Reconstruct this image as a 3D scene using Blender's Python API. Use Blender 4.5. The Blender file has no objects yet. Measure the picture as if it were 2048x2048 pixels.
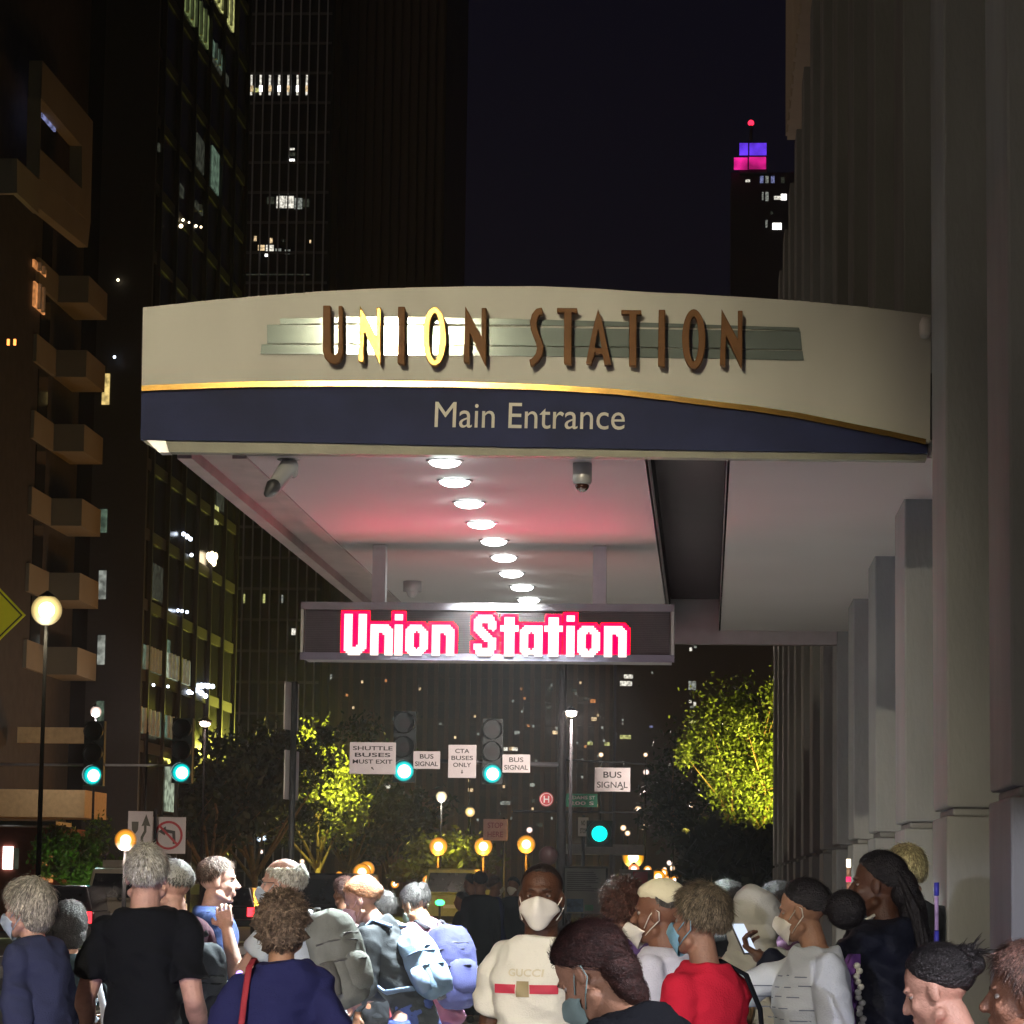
import bpy, math, random
import numpy as np
from mathutils import Vector, Matrix, noise
random.seed(7); rng = np.random.default_rng(7)
PI = math.pi
R_ = math.radians
SC = bpy.context.scene
COL = SC.collection
# ---------------------------------------------------------------- camera
CAM = Vector((0, 0, 1.62))
YAW, PITCH, ROLL, F = 3.7549, 7.1050, 0.75, 6000.0
cd = bpy.data.cameras.new('camera'); cam = bpy.data.objects.new('camera', cd); COL.objects.link(cam)
CR = Matrix.Rotation(R_(YAW), 3, 'Z') @ Matrix.Rotation(R_(90 + PITCH), 3, 'X') @ Matrix.Rotation(R_(ROLL), 3, 'Z')
cam.matrix_world = Matrix.Translation(CAM) @ CR.to_4x4()
cd.sensor_width = 36; cd.lens = F / 2048 * 36; cd.clip_start = 0.1; cd.clip_end = 3000
SC.camera = cam
# ---------------------------------------------------------------- world, sun, exposure
w = bpy.data.worlds.new('World'); SC.world = w; w.use_nodes = True
bg = w.node_tree.nodes['Background']; bg.inputs[0].default_value = (0.32, 0.30, 0.75, 1); bg.inputs[1].default_value = 0.0075
sl = bpy.data.lights.new('sky_glow', 'SUN'); so = bpy.data.objects.new('sky_glow', sl); COL.objects.link(so)
sl.energy = 0.12; sl.angle = R_(60); sl.color = (1, .72, .5); so.rotation_euler = Vector((.75, .5, -.43)).to_track_quat('-Z', 'Y').to_euler()
SC.view_settings.view_transform = 'Standard'; SC.view_settings.look = 'None'
SC.view_settings.exposure = .15; SC.view_settings.gamma = 1
SC.render.engine = 'CYCLES'
SC.cycles.max_bounces = 5; SC.cycles.diffuse_bounces = 3; SC.cycles.glossy_bounces = 2
SC.cycles.transparent_max_bounces = 6; SC.cycles.volume_bounces = 0
SC.cycles.sample_clamp_indirect = 3; SC.cycles.use_light_tree = True
SC.cycles.caustics_reflective = False; SC.cycles.caustics_refractive = False

def ray(sx, sy):
    return (CR @ Vector(((sx - 1024) / F, -(sy - 1024) / F, -1)))
def P(sx, sy, Y):                                   # point at depth Y seen at that spot of the photograph
    d = ray(sx, sy); return CAM + d * (Y / d.y)
def D(dx, dy, Y): return P(dx * 1.06004, dy * 1.06004, Y)
def PX(sx, sy, X):
    d = ray(sx, sy); return CAM + d * (X / d.x)
def DX(dx, dy, X): return PX(dx * 1.06004, dy * 1.06004, X)
def PZ(sx, sy, Z):
    d = ray(sx, sy); return CAM + d * ((Z - CAM.z) / d.z)

# ---------------------------------------------------------------- materials
MC = {}
def mat(name, col, rough=.7, metal=0, var=.12, scale=6, bump=.15, bs=60, emit=None, es=0, spec=.5, stretch=None):
    if name in MC: return MC[name]
    m = bpy.data.materials.new(name); m.use_nodes = True; MC[name] = m
    nt = m.node_tree; N = nt.nodes; L = nt.links
    b = N['Principled BSDF']; b.inputs['Roughness'].default_value = rough; b.inputs['Metallic'].default_value = metal
    b.inputs['Specular IOR Level'].default_value = spec
    tc = N.new('ShaderNodeTexCoord'); mp = N.new('ShaderNodeMapping'); L.new(tc.outputs['Object'], mp.inputs[0])
    if stretch: mp.inputs['Scale'].default_value = stretch
    n1 = N.new('ShaderNodeTexNoise'); n1.inputs['Scale'].default_value = scale; n1.inputs['Detail'].default_value = 6
    L.new(mp.outputs[0], n1.inputs['Vector'])
    cr = N.new('ShaderNodeValToRGB'); c = np.array(col)
    cr.color_ramp.elements[0].position = .3; cr.color_ramp.elements[1].position = .7
    cr.color_ramp.elements[0].color = (*np.clip(c * (1 - var), 0, 1), 1); cr.color_ramp.elements[1].color = (*np.clip(c * (1 + var), 0, 1), 1)
    L.new(n1.outputs['Fac'], cr.inputs[0]); L.new(cr.outputs[0], b.inputs['Base Color'])
    if bump:
        n2 = N.new('ShaderNodeTexNoise'); n2.inputs['Scale'].default_value = bs; n2.inputs['Detail'].default_value = 4
        L.new(mp.outputs[0], n2.inputs['Vector'])
        bp = N.new('ShaderNodeBump'); bp.inputs['Strength'].default_value = bump; bp.inputs['Distance'].default_value = .01
        L.new(n2.outputs['Fac'], bp.inputs['Height']); L.new(bp.outputs[0], b.inputs['Normal'])
    if emit:
        b.inputs['Emission Color'].default_value = (*emit, 1); b.inputs['Emission Strength'].default_value = es
    return m
def glow(name, col, s):
    return mat(name, (.02, .02, .02), emit=col, es=s, bump=0, var=.1)
def globe(name, edge, core, s):                      # glow halo put into the globe's colour: hot middle, coloured rim, graded by view angle
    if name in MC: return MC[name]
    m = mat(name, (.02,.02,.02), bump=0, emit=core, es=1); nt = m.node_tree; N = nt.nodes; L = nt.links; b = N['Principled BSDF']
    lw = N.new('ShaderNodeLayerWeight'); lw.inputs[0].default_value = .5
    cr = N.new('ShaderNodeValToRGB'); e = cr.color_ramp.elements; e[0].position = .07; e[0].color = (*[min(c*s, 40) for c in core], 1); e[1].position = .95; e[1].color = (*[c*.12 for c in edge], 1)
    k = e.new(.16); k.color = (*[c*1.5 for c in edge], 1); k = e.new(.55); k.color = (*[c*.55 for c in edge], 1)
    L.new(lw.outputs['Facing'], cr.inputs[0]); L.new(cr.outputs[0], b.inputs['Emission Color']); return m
def winmat(name, col, s, scale=3):                   # a lit room behind glass: uneven warm light
    if name in MC: return MC[name]
    m = mat(name, (.02, .02, .02), rough=.2, bump=0, emit=col, es=s)
    nt = m.node_tree; N = nt.nodes; L = nt.links; b = N['Principled BSDF']
    tc = N.new('ShaderNodeTexCoord'); n = N.new('ShaderNodeTexNoise'); n.inputs['Scale'].default_value = scale
    L.new(tc.outputs['Object'], n.inputs['Vector'])
    r = N.new('ShaderNodeMapRange'); r.inputs[1].default_value = .35; r.inputs[2].default_value = .65; r.inputs[3].default_value = s * .35; r.inputs[4].default_value = s * 1.3
    L.new(n.outputs['Fac'], r.inputs[0]); L.new(r.outputs[0], b.inputs['Emission Strength'])
    return m

# ---------------------------------------------------------------- mesh building
ORG = {}
def org(o):
    while o is not None:
        if o.name in ORG: return ORG[o.name]
        o = o.parent
    return Vector((0, 0, 0))
def tag(o, label, cat, group=None):
    o['label'] = label; o['category'] = cat
    if group: o['group'] = group
    return o
def thing(name, label, cat, loc, group=None):
    o = bpy.data.objects.new(name, None); COL.objects.link(o); o.location = loc; ORG[o.name] = Vector(loc)
    o.empty_display_size = .1
    return tag(o, label, cat, group)
class MB:
    def __init__(s): s.v = []; s.f = []
    def add(s, vs, fs):
        n = len(s.v); s.v += [tuple(p) for p in vs]; s.f += [tuple(i + n for i in f) for f in fs]; return s
    def box(s, x0, x1, y0, y1, z0, z1):
        return s.add([(x0,y0,z0),(x1,y0,z0),(x1,y1,z0),(x0,y1,z0),(x0,y0,z1),(x1,y0,z1),(x1,y1,z1),(x0,y1,z1)],
              [(0,3,2,1),(4,5,6,7),(0,1,5,4),(1,2,6,5),(2,3,7,6),(3,0,4,7)])
    def prism(s, pts, off):                          # closed outline pushed along off
        n = len(pts); a = [Vector(p) for p in pts]; b = [p + Vector(off) for p in a]
        return s.add(a + b, [tuple(range(n)), tuple(range(2*n-1, n-1, -1))] + [(i, i+n, (i+1) % n + n, (i+1) % n) for i in range(n)])
    def ring(s, outer, inner, off):                  # outline with a hole, same point count
        n = len(outer); o = Vector(off); A = [Vector(p) for p in outer]; B = [Vector(p) for p in inner]
        vs = A + B + [p + o for p in A] + [p + o for p in B]; f = []
        for i in range(n):
            j = (i + 1) % n
            f += [(i, j, n+j, n+i), (2*n+i, 3*n+i, 3*n+j, 2*n+j), (i, 2*n+i, 2*n+j, j), (n+i, n+j, 3*n+j, 3*n+i)]
        return s.add(vs, f)
    def tube(s, pts, rad, n=8, caps=True, flat=1.0):
        pts = [Vector(p) for p in pts]; rad = [rad] * len(pts) if not hasattr(rad, '__len__') else rad
        up = None; vs = []
        for i, p in enumerate(pts):
            t = (pts[min(i+1, len(pts)-1)] - pts[max(i-1, 0)])
            t = t.normalized() if t.length > 1e-9 else Vector((0, 0, 1))
            if up is None: up = Vector((0, 0, 1)) if abs(t.z) < .9 else Vector((0, 1, 0))
            a = t.cross(up).normalized(); b = a.cross(t).normalized(); up = b
            for k in range(n):
                q = 2 * PI * k / n; vs.append(p + (a * math.cos(q) + b * math.sin(q) * flat) * rad[i])
        f = [(i*n+k, i*n+(k+1) % n, (i+1)*n+(k+1) % n, (i+1)*n+k) for i in range(len(pts)-1) for k in range(n)]
        if caps: f += [tuple(range(n))[::-1], tuple(range((len(pts)-1)*n, len(pts)*n))]
        return s.add(vs, f)
    def cap(s, p0, p1, r0, r1, n=12):                # tapered limb with round ends
        p0 = Vector(p0); p1 = Vector(p1); t = (p1 - p0).normalized(); pts = []; rr = []
        for a in (80, 55, 30, 0): pts.append(p0 - t * r0 * math.sin(R_(a))); rr.append(r0 * math.cos(R_(a)))
        for a in (0, 30, 55, 80): pts.append(p1 + t * r1 * math.sin(R_(a))); rr.append(r1 * math.cos(R_(a)))
        return s.tube(pts, rr, n)
    def ell(s, c, r, n=14, m=9, rot=None, fn=None):
        c = Vector(c); vs = []; 
        for j in range(m + 1):
            e = -PI/2 + PI * j / m
            for k in range(n):
                q = 2 * PI * k / n; d = Vector((math.cos(e) * math.cos(q), math.cos(e) * math.sin(q), math.sin(e)))
                g = fn(d) if fn else 1
                p = Vector((d.x * r[0], d.y * r[1], d.z * r[2])) * g
                if rot: p = rot @ p
                vs.append(c + p)
        f = [(j*n+k, j*n+(k+1) % n, (j+1)*n+(k+1) % n, (j+1)*n+k) for j in range(m) for k in range(n)]
        return s.add(vs, f)
    def loft(s, rings, n=24):                        # rings: list of point lists
        n = len(rings[0]); vs = [p for r in rings for p in r]
        f = [(i*n+k, i*n+(k+1) % n, (i+1)*n+(k+1) % n, (i+1)*n+k) for i in range(len(rings)-1) for k in range(n)]
        f += [tuple(range(n))[::-1], tuple(range((len(rings)-1)*n, len(rings)*n))]
        return s.add(vs, f)
    def build(s, name, m, parent=None, smooth=False, loc=None, T=None, bevel=0):
        v = np.array([tuple(p) for p in s.v], dtype=float)
        if T is not None: v = T(v)
        o_ = org(parent) if parent else Vector(loc or (0, 0, 0))
        v = v - np.array(o_)
        me = bpy.data.meshes.new(name); me.from_pydata(v.tolist(), [], s.f); me.update()
        ob = bpy.data.objects.new(name, me); COL.objects.link(ob)
        ms = m if isinstance(m, list) else [m]
        for q in ms: me.materials.append(q)
        if parent: ob.parent = parent
        else: ob.location = o_; ORG[ob.name] = Vector(o_)
        if smooth: me.shade_smooth()
        if bevel:
            b = ob.modifiers.new('b', 'BEVEL'); b.width = bevel; b.segments = 2; b.limit_method = 'ANGLE'
        return ob
def struct(ob): ob['kind'] = 'structure'; return ob
def voxel(ob, size, it=4, fac=.5, fn=None):          # one continuous surface out of overlapping shapes
    me0 = ob.data
    r = ob.modifiers.new('r', 'REMESH'); r.mode = 'VOXEL'; r.voxel_size = size; r.use_smooth_shade = True
    s = ob.modifiers.new('s', 'SMOOTH'); s.factor = fac; s.iterations = it
    dg = bpy.context.evaluated_depsgraph_get(); dg.update()
    me = bpy.data.meshes.new_from_object(ob.evaluated_get(dg)); ob.modifiers.clear()
    ms = [m for m in me0.materials]; ob.data = me; bpy.data.meshes.remove(me0)
    me.materials.clear()
    for m in ms: me.materials.append(m)
    if fn is not None:
        n = len(me.vertices); co = np.empty(n*3); me.vertices.foreach_get('co', co); co = co.reshape(-1, 3)
        no = np.empty(n*3); me.vertices.foreach_get('normal', no); no = no.reshape(-1, 3)
        co = fn(co, no); me.vertices.foreach_set('co', co.ravel()); me.update()
    me.shade_smooth(); return ob
def text_mb(mb, txt, fit, plane='Y', c=0, depth=.004, bold=0, flip=False, nrm=-1):
    """writing on a plane facing -Y; fit = (x0, x1, z0, z1)"""
    cu = bpy.data.curves.new('t', 'FONT'); cu.body = txt; cu.offset = bold; cu.align_x = 'CENTER'; cu.resolution_u = 4
    ob = bpy.data.objects.new('t', cu); COL.objects.link(ob)
    dg = bpy.context.evaluated_depsgraph_get(); dg.update(); me = bpy.data.meshes.new_from_object(ob.evaluated_get(dg))
    v = np.array([p.co[:] for p in me.vertices]); f = [tuple(q.vertices) for q in me.polygons]
    bpy.data.objects.remove(ob); bpy.data.curves.remove(cu); bpy.data.meshes.remove(me)
    a = v.min(0); b = v.max(0); x0, x1, z0, z1 = fit
    u = (v[:, 0] - a[0]) / (b[0] - a[0]); t = (v[:, 1] - a[1]) / (b[1] - a[1])
    if plane == 'Y': pts = [(x0 + (x1-x0)*p, c, z0 + (z1-z0)*q) for p, q in zip(u, t)]
    mb.add(pts, f); return mb
def light(name, kind, loc, energy, col, size=.3, target=None, spot=None, blend=.2, parent=None, shape=None):
    l = bpy.data.lights.new(name, kind); l.energy = energy; l.color = col
    if kind == 'AREA': l.size = size
    elif kind in ('POINT', 'SPOT'): l.shadow_soft_size = size
    if kind == 'SPOT': l.spot_size = R_(spot); l.spot_blend = blend
    o = bpy.data.objects.new(name, l); COL.objects.link(o)
    if parent: o.parent = parent; o.location = Vector(loc) - org(parent)
    else: o.location = loc
    if target is not None: o.rotation_euler = (Vector(target) - Vector(loc)).to_track_quat('-Z', 'Y').to_euler()
    return o

# ---------------------------------------------------------------- common materials
M_conc = mat('concrete', (.262, .268, .275), .85, var=.16, scale=2.2, stretch=(1,1,.35), bump=.35, bs=40)
M_walk = mat('sidewalk', (.42, .38, .34), .8, var=.15, scale=.8, bump=.3, bs=25)
M_asph = mat('asphalt', (.05, .05, .052), .75, var=.2, scale=2, bump=.4, bs=80)
M_cream = mat('cream_paint', (.55, .54, .48), .6, var=.09, scale=2.4, stretch=(1,1,.3), bump=.05, bs=20)
M_blue = mat('blue_paint', (.014, .019, .060), .6, spec=.2, var=.25, scale=2.5, bump=.05)
M_gold = mat('brass', (.26, .15, .035), .16, .75, var=.12, scale=12, bump=.06, bs=6)
M_gold2 = mat('bronze_letter', (.17, .078, .028), .5, 0, var=.15, scale=10, bump=.1, spec=.12)
M_gold_gleam = mat('gleam_letter', (.40, .22, .03), .30, .45, var=.35, scale=9, bump=.3, bs=8)  # gleam of the street lamp put into the material of two letters
M_mirror = mat('polished_metal', (.40, .47, .43), .055, .6, var=.12, scale=3, bump=.05, bs=5)
M_white = mat('white_soffit', (.85, .82, .82), .7, var=.03, scale=.8, bump=.03)
M_dark = mat('dark_metal', (.03, .03, .032), .5, .2, var=.2)
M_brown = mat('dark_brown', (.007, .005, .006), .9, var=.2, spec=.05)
M_grey = mat('grey_metal', (.38, .38, .38), .45, .3, var=.1, scale=5)
M_alu = mat('aluminium', (.5, .48, .5), .4, .6, var=.08)
M_glass = mat('black_glass', (.012, .014, .018), .12, 0, var=.1, bump=0)
M_signw = mat('sign_white', (.78, .74, .76), .5, var=.04, bump=.02)
M_black = mat('sign_black', (.02, .02, .02), .5, bump=0)
M_red = mat('sign_red', (.55, .03, .05), .5, bump=0, var=.05)
M_green = mat('sign_green', (.01, .26, .14), .5, bump=0, var=.05)
M_beige = mat('beige_precast', (.22, .21, .17), .8, var=.08, scale=.6, bump=.1)
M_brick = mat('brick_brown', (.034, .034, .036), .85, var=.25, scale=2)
M_tower = mat('dark_tower', (.10, .065, .05), .6, var=.2, scale=.1, bump=0)
M_limes = mat('limestone', (.40, .34, .28), .85, var=.1, scale=.5, bump=.1)
M_mull = mat('mullion', (.50, .52, .55), .6, 0, bump=0)
M_bark = mat('bark', (.20, .14, .08), .9, var=.3, scale=8, bump=.5, bs=20)
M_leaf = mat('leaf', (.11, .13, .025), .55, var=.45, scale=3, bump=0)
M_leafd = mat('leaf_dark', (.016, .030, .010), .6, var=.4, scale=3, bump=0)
M_rubber = mat('rubber', (.02, .02, .02), .8)
# ================================================================ GROUND
X0 = 1.15
struct(MB().add([(-500,-60,-.15),(500,-60,-.15),(500,1600,-.15),(-500,1600,-.15)], [(0,1,2,3)]).build('ground', M_asph))
struct(MB().box(-4.6, 9, -12, 86, -.148, 0).build('sidewalk', M_walk))
struct(MB().box(-4.75, -4.603, -12, 86, -.148, .003).build('kerb', M_conc))
struct(MB().box(-30, -22.2, -12, 86, -.148, 0).build('far_sidewalk', M_walk))
struct(MB().box(-13, -11.4, 40, 76, -.148, .02).build('median_island', M_conc))
struct(MB().box(-4.6, 9, 104, 380, -.148, 0).build('pavement_beyond', M_walk))
struct(MB().box(-40, -22.2, 104, 380, -.148, 0).build('far_pavement_beyond', M_walk))
M_line = mat('road_paint', (.7, .7, .66), .6)
mb = MB()
for k in range(12): mb.box(-8.3, -8.15, 5 + k*7, 8 + k*7, -.146, -.142); mb.box(-16.3, -16.15, 5 + k*7, 8 + k*7, -.146, -.142)
struct(mb.build('lane_markings', M_line))
mb = MB()
for k in range(12): mb.box(-21.5 + k*1.45, -20.9 + k*1.45, 87.5, 91, -.146, -.142)
struct(mb.build('crosswalk', M_line))
mb = MB()
for y in np.arange(-10, 84, 1.5): mb.box(-4.6, 1.1, y, y + .012, .0005, .003)
for x in (-3.2, -1.7, -.2): mb.box(x, x + .012, -10, 84, .0005, .003)
struct(mb.build('paving_joints', M_rubber))

# ================================================================ STATION (colonnade on the right)
st = thing('station_building', 'pale stone station facade with a row of tall square columns beside the canopy', 'building', (X0 + 1, 20, 0))
ZJ = 2.0; ZT = 11.6
def colY(k): return X0 * (9.96 + 2.65 * k)
MB().box(X0 + 1.0, X0 + 1.3, 3, 46.2, 0, 24).build('wall', mat('station_glass', (.05, .042, .04), .35, .3, var=.3, scale=.6), st)
mb = MB().box(X0 + .06, X0 + .35, -4, 45.8, 13.2, 24); mb.box(X0 + .25, X0 + .99, -4, 45.8, ZT + .002, 13.2)
mb.build('entablature', mat('entablature_stone', (.55, .46, .37), .8, var=.06, scale=.7, stretch=(1, 3, .05)), st)
mb = MB()
for k in range(60): mb.box(X0 + .03, X0 + .058, 4 + k*.7, 4.25 + k*.7, 13.2, 24)
mb.build('entablature_fluting', mat('entablature_stone', None), st)
for k in range(0, 14):
    y0 = colY(k); mb = MB()
    mb.box(X0, X0 + 1.05, y0, y0 + .86, ZJ + .02, ZT); mb.box(X0 + .03, X0 + 1.05, y0 + .03, y0 + .83, ZJ - .02, ZJ + .02)
    mb.box(X0 - .005, X0 + 1.05, y0 - .005, y0 + .865, 0, ZJ - .02)
    mb.build('column', M_conc, st, bevel=.012)
mb = MB()
for k in range(0, 13):
    y0 = colY(k) + .87; mb.box(X0 + .55, X0 + 1.04, y0, y0 + 2.17, 0, .55)
mb.build('plinth', M_conc, st)

# ================================================================ CANOPY
YF = 15.75; ZS = 3.90; YB = 26.7; XL = -2.90
cn = thing('entrance_canopy', 'long white entrance canopy with a cream and blue arched front and gold letters', 'canopy', (-1, 20, ZS))
def F_(pts, y): return [P(x, z, y) for x, z in pts]
def FD(pts, y): return [D(x, z, y) for x, z in pts]
top = [(286.2,614.8),(424,600),(530,591),(636,583),(740,577.5),(827,575),(943,572.6),(1080,572.5),(1198,577.5),(1308,585),(1386,588),(1500,595),(1605,602),(1730,614),(1862,630)]
gold = [(283,771),(400,766),(500,763),(624,761.5),(760,761.5),(910,763),(1000,766),(1110,770),(1233,778),(1330,789),(1419,801),(1510,812),(1596,825),(1700,846),(1780,862),(1852,878)]
bot = [(281,879),(600,884),(1000,893),(1400,900),(1855,906)]
def band(a, b, y, off, name, m, sm=False):
    mb = MB(); pts = F_(a, y) + F_(b[::-1], y); mb.prism(pts, (0, off, 0)); return mb.build(name, m, cn)
band(top, [(x, y + 6) for x, y in gold] + [(1860, 885)], YF, .06, 'cream_panel', M_cream)
band(gold, [(x, y + 11) for x, y in gold], YF - .025, .025, 'gold_trim', M_gold)
band([(x, y + 10) for x, y in gold], bot, YF + .005, .05, 'blue_panel', M_blue)
band([(281,878),(1000,892),(1855,905)], [(318,904),(1000,911),(1852,921)], YF + .03, .09, 'bottom_frame', mat('frame_grey', (.16, .155, .12), .5, .3))
band([(x, y + 3) for x, y in top] , [(290,886),(1856,908)], YF + .065, .06, 'panel_backing', M_dark)
band([(560,637),(700,634),(943,636),(1200,642),(1440,650),(1598,655)], [(1600,661),(1440,656),(943,648),(700,646),(560,648.5)][::-1], YF - .012, .012, 'metal_strip', M_mirror)
band([(534,649.5),(700,650),(943,653),(1200,657),(1440,660),(1601,662.5)], [(534,687),(700,687),(943,690),(1200,693),(1440,696),(1604,699.5)], YF - .014, .014, 'metal_strip', M_mirror)
band([(523,689),(700,689.5),(943,692),(1200,695),(1440,698),(1605,702)], [(521,708),(700,708.5),(943,711),(1200,714),(1440,717),(1608,720.5)], YF - .012, .012, 'metal_strip', M_mirror)
# letters cut from thick bronze plate
def lt(pts, ox, hole=None):
    y = YF - .105; q = lambda a: P(ox + a[0] / 4.2, 600 + a[1] / 4.2, y)
    mb = MB()
    if hole: mb.ring([q(a) for a in pts], [q(a) for a in hole], (0, .06, 0))
    else: mb.prism([q(a) for a in pts], (0, .06, 0))
    c = q(pts[len(pts)//3]); 
    return mb
def oval(cx, cy, rx, ry, n=28): return [(cx + rx * math.cos(2*PI*k/n), cy + ry * math.sin(2*PI*k/n)) for k in range(n)]
def stroke(path, wd):
    L, Rr = [], []
    for i, p in enumerate(path):
        a = np.array(path[max(i-1, 0)], float); b = np.array(path[min(i+1, len(path)-1)], float); t = (b - a) / np.linalg.norm(b - a)
        n = np.array([-t[1], t[0]]) * wd / 2; L.append(tuple(np.array(p) + n)); Rr.append(tuple(np.array(p) - n))
    return L + Rr[::-1]
U_ = [(25,45),(88,45),(90,400),(97,445),(122,462),(146,445),(153,400),(155,48),(190,48),(193,420),(183,480),(155,522),(118,535),(75,522),(38,485),(22,425)]
def N_(ox, oy): return [(335+ox,45+oy),(472+ox,300+oy),(472+ox,60+oy),(512+ox,60+oy),(510+ox,545+oy),(495+ox,530+oy),(374+ox,275+oy),(368+ox,525+oy),(320+ox,515+oy),(330+ox,250+oy)]
Sp = [(1868,88),(1832,95),(1806,130),(1792,180),(1796,235),(1815,290),(1838,345),(1850,400),(1842,450),(1818,490),(1785,520),(1762,525)]
letters = [(U_, 640, None), (N_(0,0), 640, None), ([(655,55),(712,55),(710,540),(650,530)], 640, None), (oval(962,305,100,250), 640, oval(962,305,44,192)),
    (N_(885,5), 640, None), (stroke(Sp, 56), 640, None),
    ([(310,65),(480,67),(480,103),(435,103),(432,545),(368,530),(370,102),(310,100)], 1040, None),
    ([(655,75),(690,180),(765,535),(708,545),(694,452),(620,445),(600,540),(553,528),(610,250)], 1040, [(655,240),(668,300),(685,400),(680,403),(664,403),(650,403),(634,402),(629,400),(642,310)]),
    ([(850,82),(1020,84),(1020,120),(980,120),(977,555),(915,545),(918,118),(850,116)], 1040, None),
    ([(1165,80),(1220,80),(1218,560),(1158,548)], 1040, None), (oval(1460,325,100,250), 1040, oval(1460,325,40,188)), (N_(1358,28), 1040, None)]
for pts, ox, h in letters:
    mb = lt(pts, ox, h); mb.build('letter', M_gold_gleam if letters.index((pts, ox, h)) in (1, 3) else M_gold2, cn, bevel=.004)
tm = MB(); text_mb(tm, 'Main Entrance', (0, 1, 0, 1), c=0, bold=0)
p0 = P(869, 855, YF); px = P(1249, 860, YF); pz = P(871, 804, YF)
mbt = MB(); mbt.add([p0 + (px - p0) * v[0] + (pz - p0) * v[2] + Vector((0, -.006, 0)) for v in tm.v], tm.f)
mbt.build('lettering', mat('lettering_cream', (.62, .60, .52), .6), cn)
# soffit: left wing, recessed dark channel, right wing
YS = YF + .13
MB().box(-2.48, -.32, YS, YB, ZS, ZS + .10).build('soffit', M_white, cn)
MB().box(.105, X0 + .98, YS, YB, ZS, ZS + .10).build('soffit', M_white, cn)
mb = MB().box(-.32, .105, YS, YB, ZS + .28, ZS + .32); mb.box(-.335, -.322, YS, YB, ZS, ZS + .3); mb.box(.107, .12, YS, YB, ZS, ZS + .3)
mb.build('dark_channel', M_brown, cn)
MB().box(-2.9, X0 + .98, YS, YB, ZS + .34, ZS + .46).build('roof', M_dark, cn)
mb = MB(); mb.box(-2.86, -2.78, YS+.02, YB, ZS - .012, ZS + .33); mb.box(-2.56, -2.482, YS+.02, YB, ZS - .012, ZS + .33); mb.box(-2.78, -2.56, YS+.02, YB, ZS + .05, ZS + .08)
mb.build('side_beam', mat('beam_paint', (.38, .31, .30), .55, var=.18, scale=3, bump=.1), cn)
mb = MB().box(-2.88, X0 + .1, YB, YB + .12, ZS - .12, ZS + .5); mb.build('rear_beam', M_alu, cn)
pts = F_([(285,872),(330,880),(338,905),(318,905)], YF + .02); MB().prism(pts, (0, .1, 0)).build('corner_bracket', M_alu, cn)
M_lamp = glow('downlight_glow', (.93, 1.0, .97), 22)
for dx, dy in [(835,860),(858,905),(885,946),(908,985),(932,1018),(951,1049),(965,1079),(985,1105),(998,1129)]:
    p = PZ(dx*1.06, dy*1.06, ZS); yy = p.y; 
    yy = max(yy, 15.99); xx = p.x
    d = MB().tube([(xx, yy, ZS - .012), (xx, yy, ZS - .004)], [.098, .105], 28).build('downlight', M_alu, cn)
    MB().ell((xx, yy, ZS - .0125), (.085, .085, .030), 28, 10).build('lamp_lens', M_lamp, d)
    light('downlight_lamp', 'SPOT', (xx, yy, ZS - .055), 350 if abs(yy - 20.1) < .75 else 3600, (.90, 1, .97), .08, (xx, yy, 0), 106, .4, cn)
# things fixed to the canopy
b = thing('floodlight', 'small white box light at the upper right corner of the cream fascia', 'light', D(1746,615,YF-.1))
a = D(1737,597,YF-.1); c = D(1757,633,YF-.1)
MB().box(a.x, c.x, YF - .12, YF + .02, c.z, a.z).build('housing', mat('pvc_white', (.75,.72,.68), .5), b, bevel=.02)
MB().box(a.x + .02, c.x - .02, YF + .02, YF + .06, c.z + .1, a.z - .05).build('bracket', M_grey, b)
q = D(1099,865,16.1); dm = thing('dome_camera', 'white dome security camera with dark bubble hanging below the canopy front', 'camera', q)
MB().tube([(q.x,16.1,ZS-.002),(q.x,16.1,ZS-.10),(q.x,16.1,ZS-.115)], [.052,.052,.046], 24).build('housing', M_grey, dm, True)
MB().ell((q.x,16.1,ZS-.115), (.040,.040,.044), fn=lambda d: 1 if d.z < .05 else .6).build('dome', mat('dome_glass', (.05,.02,.015), .12, bump=0), dm, True)
q = D(545,862,16.0); bc = thing('bullet_camera', 'white bullet security camera tilted down from a dark mount at the left of the canopy', 'camera', q)
mb = MB().tube([D(545,850,16.0), D(545,862,16.0), D(545,868,16.0)], [.085,.08,.06], 20); mb.build('mount', M_dark, bc, True)
a = D(545,880,16.0); c = D(512,925,15.9); mb = MB().cap(a, c, .052, .040, 16); mb.cap(D(548,868,16.0), D(553,892,16), .03, .03); mb.build('body', M_grey, bc, True)
MB().cap(D(515,918,15.88), D(505,931,15.87), .042, .022, 16).build('lens_hood', M_dark, bc, True)
q = D(778,1112,22.5); dc = thing('small_dome_camera', 'small dome camera under the soffit behind the left sign post', 'camera', q)
MB().tube([(q.x,22.5,ZS-.002),(q.x,22.5,ZS-.08)], .07, 20).build('housing', M_grey, dc, True)
MB().ell((q.x,22.5,ZS-.08), (.045,.045,.05)).build('dome', M_grey, dc, True)

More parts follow.
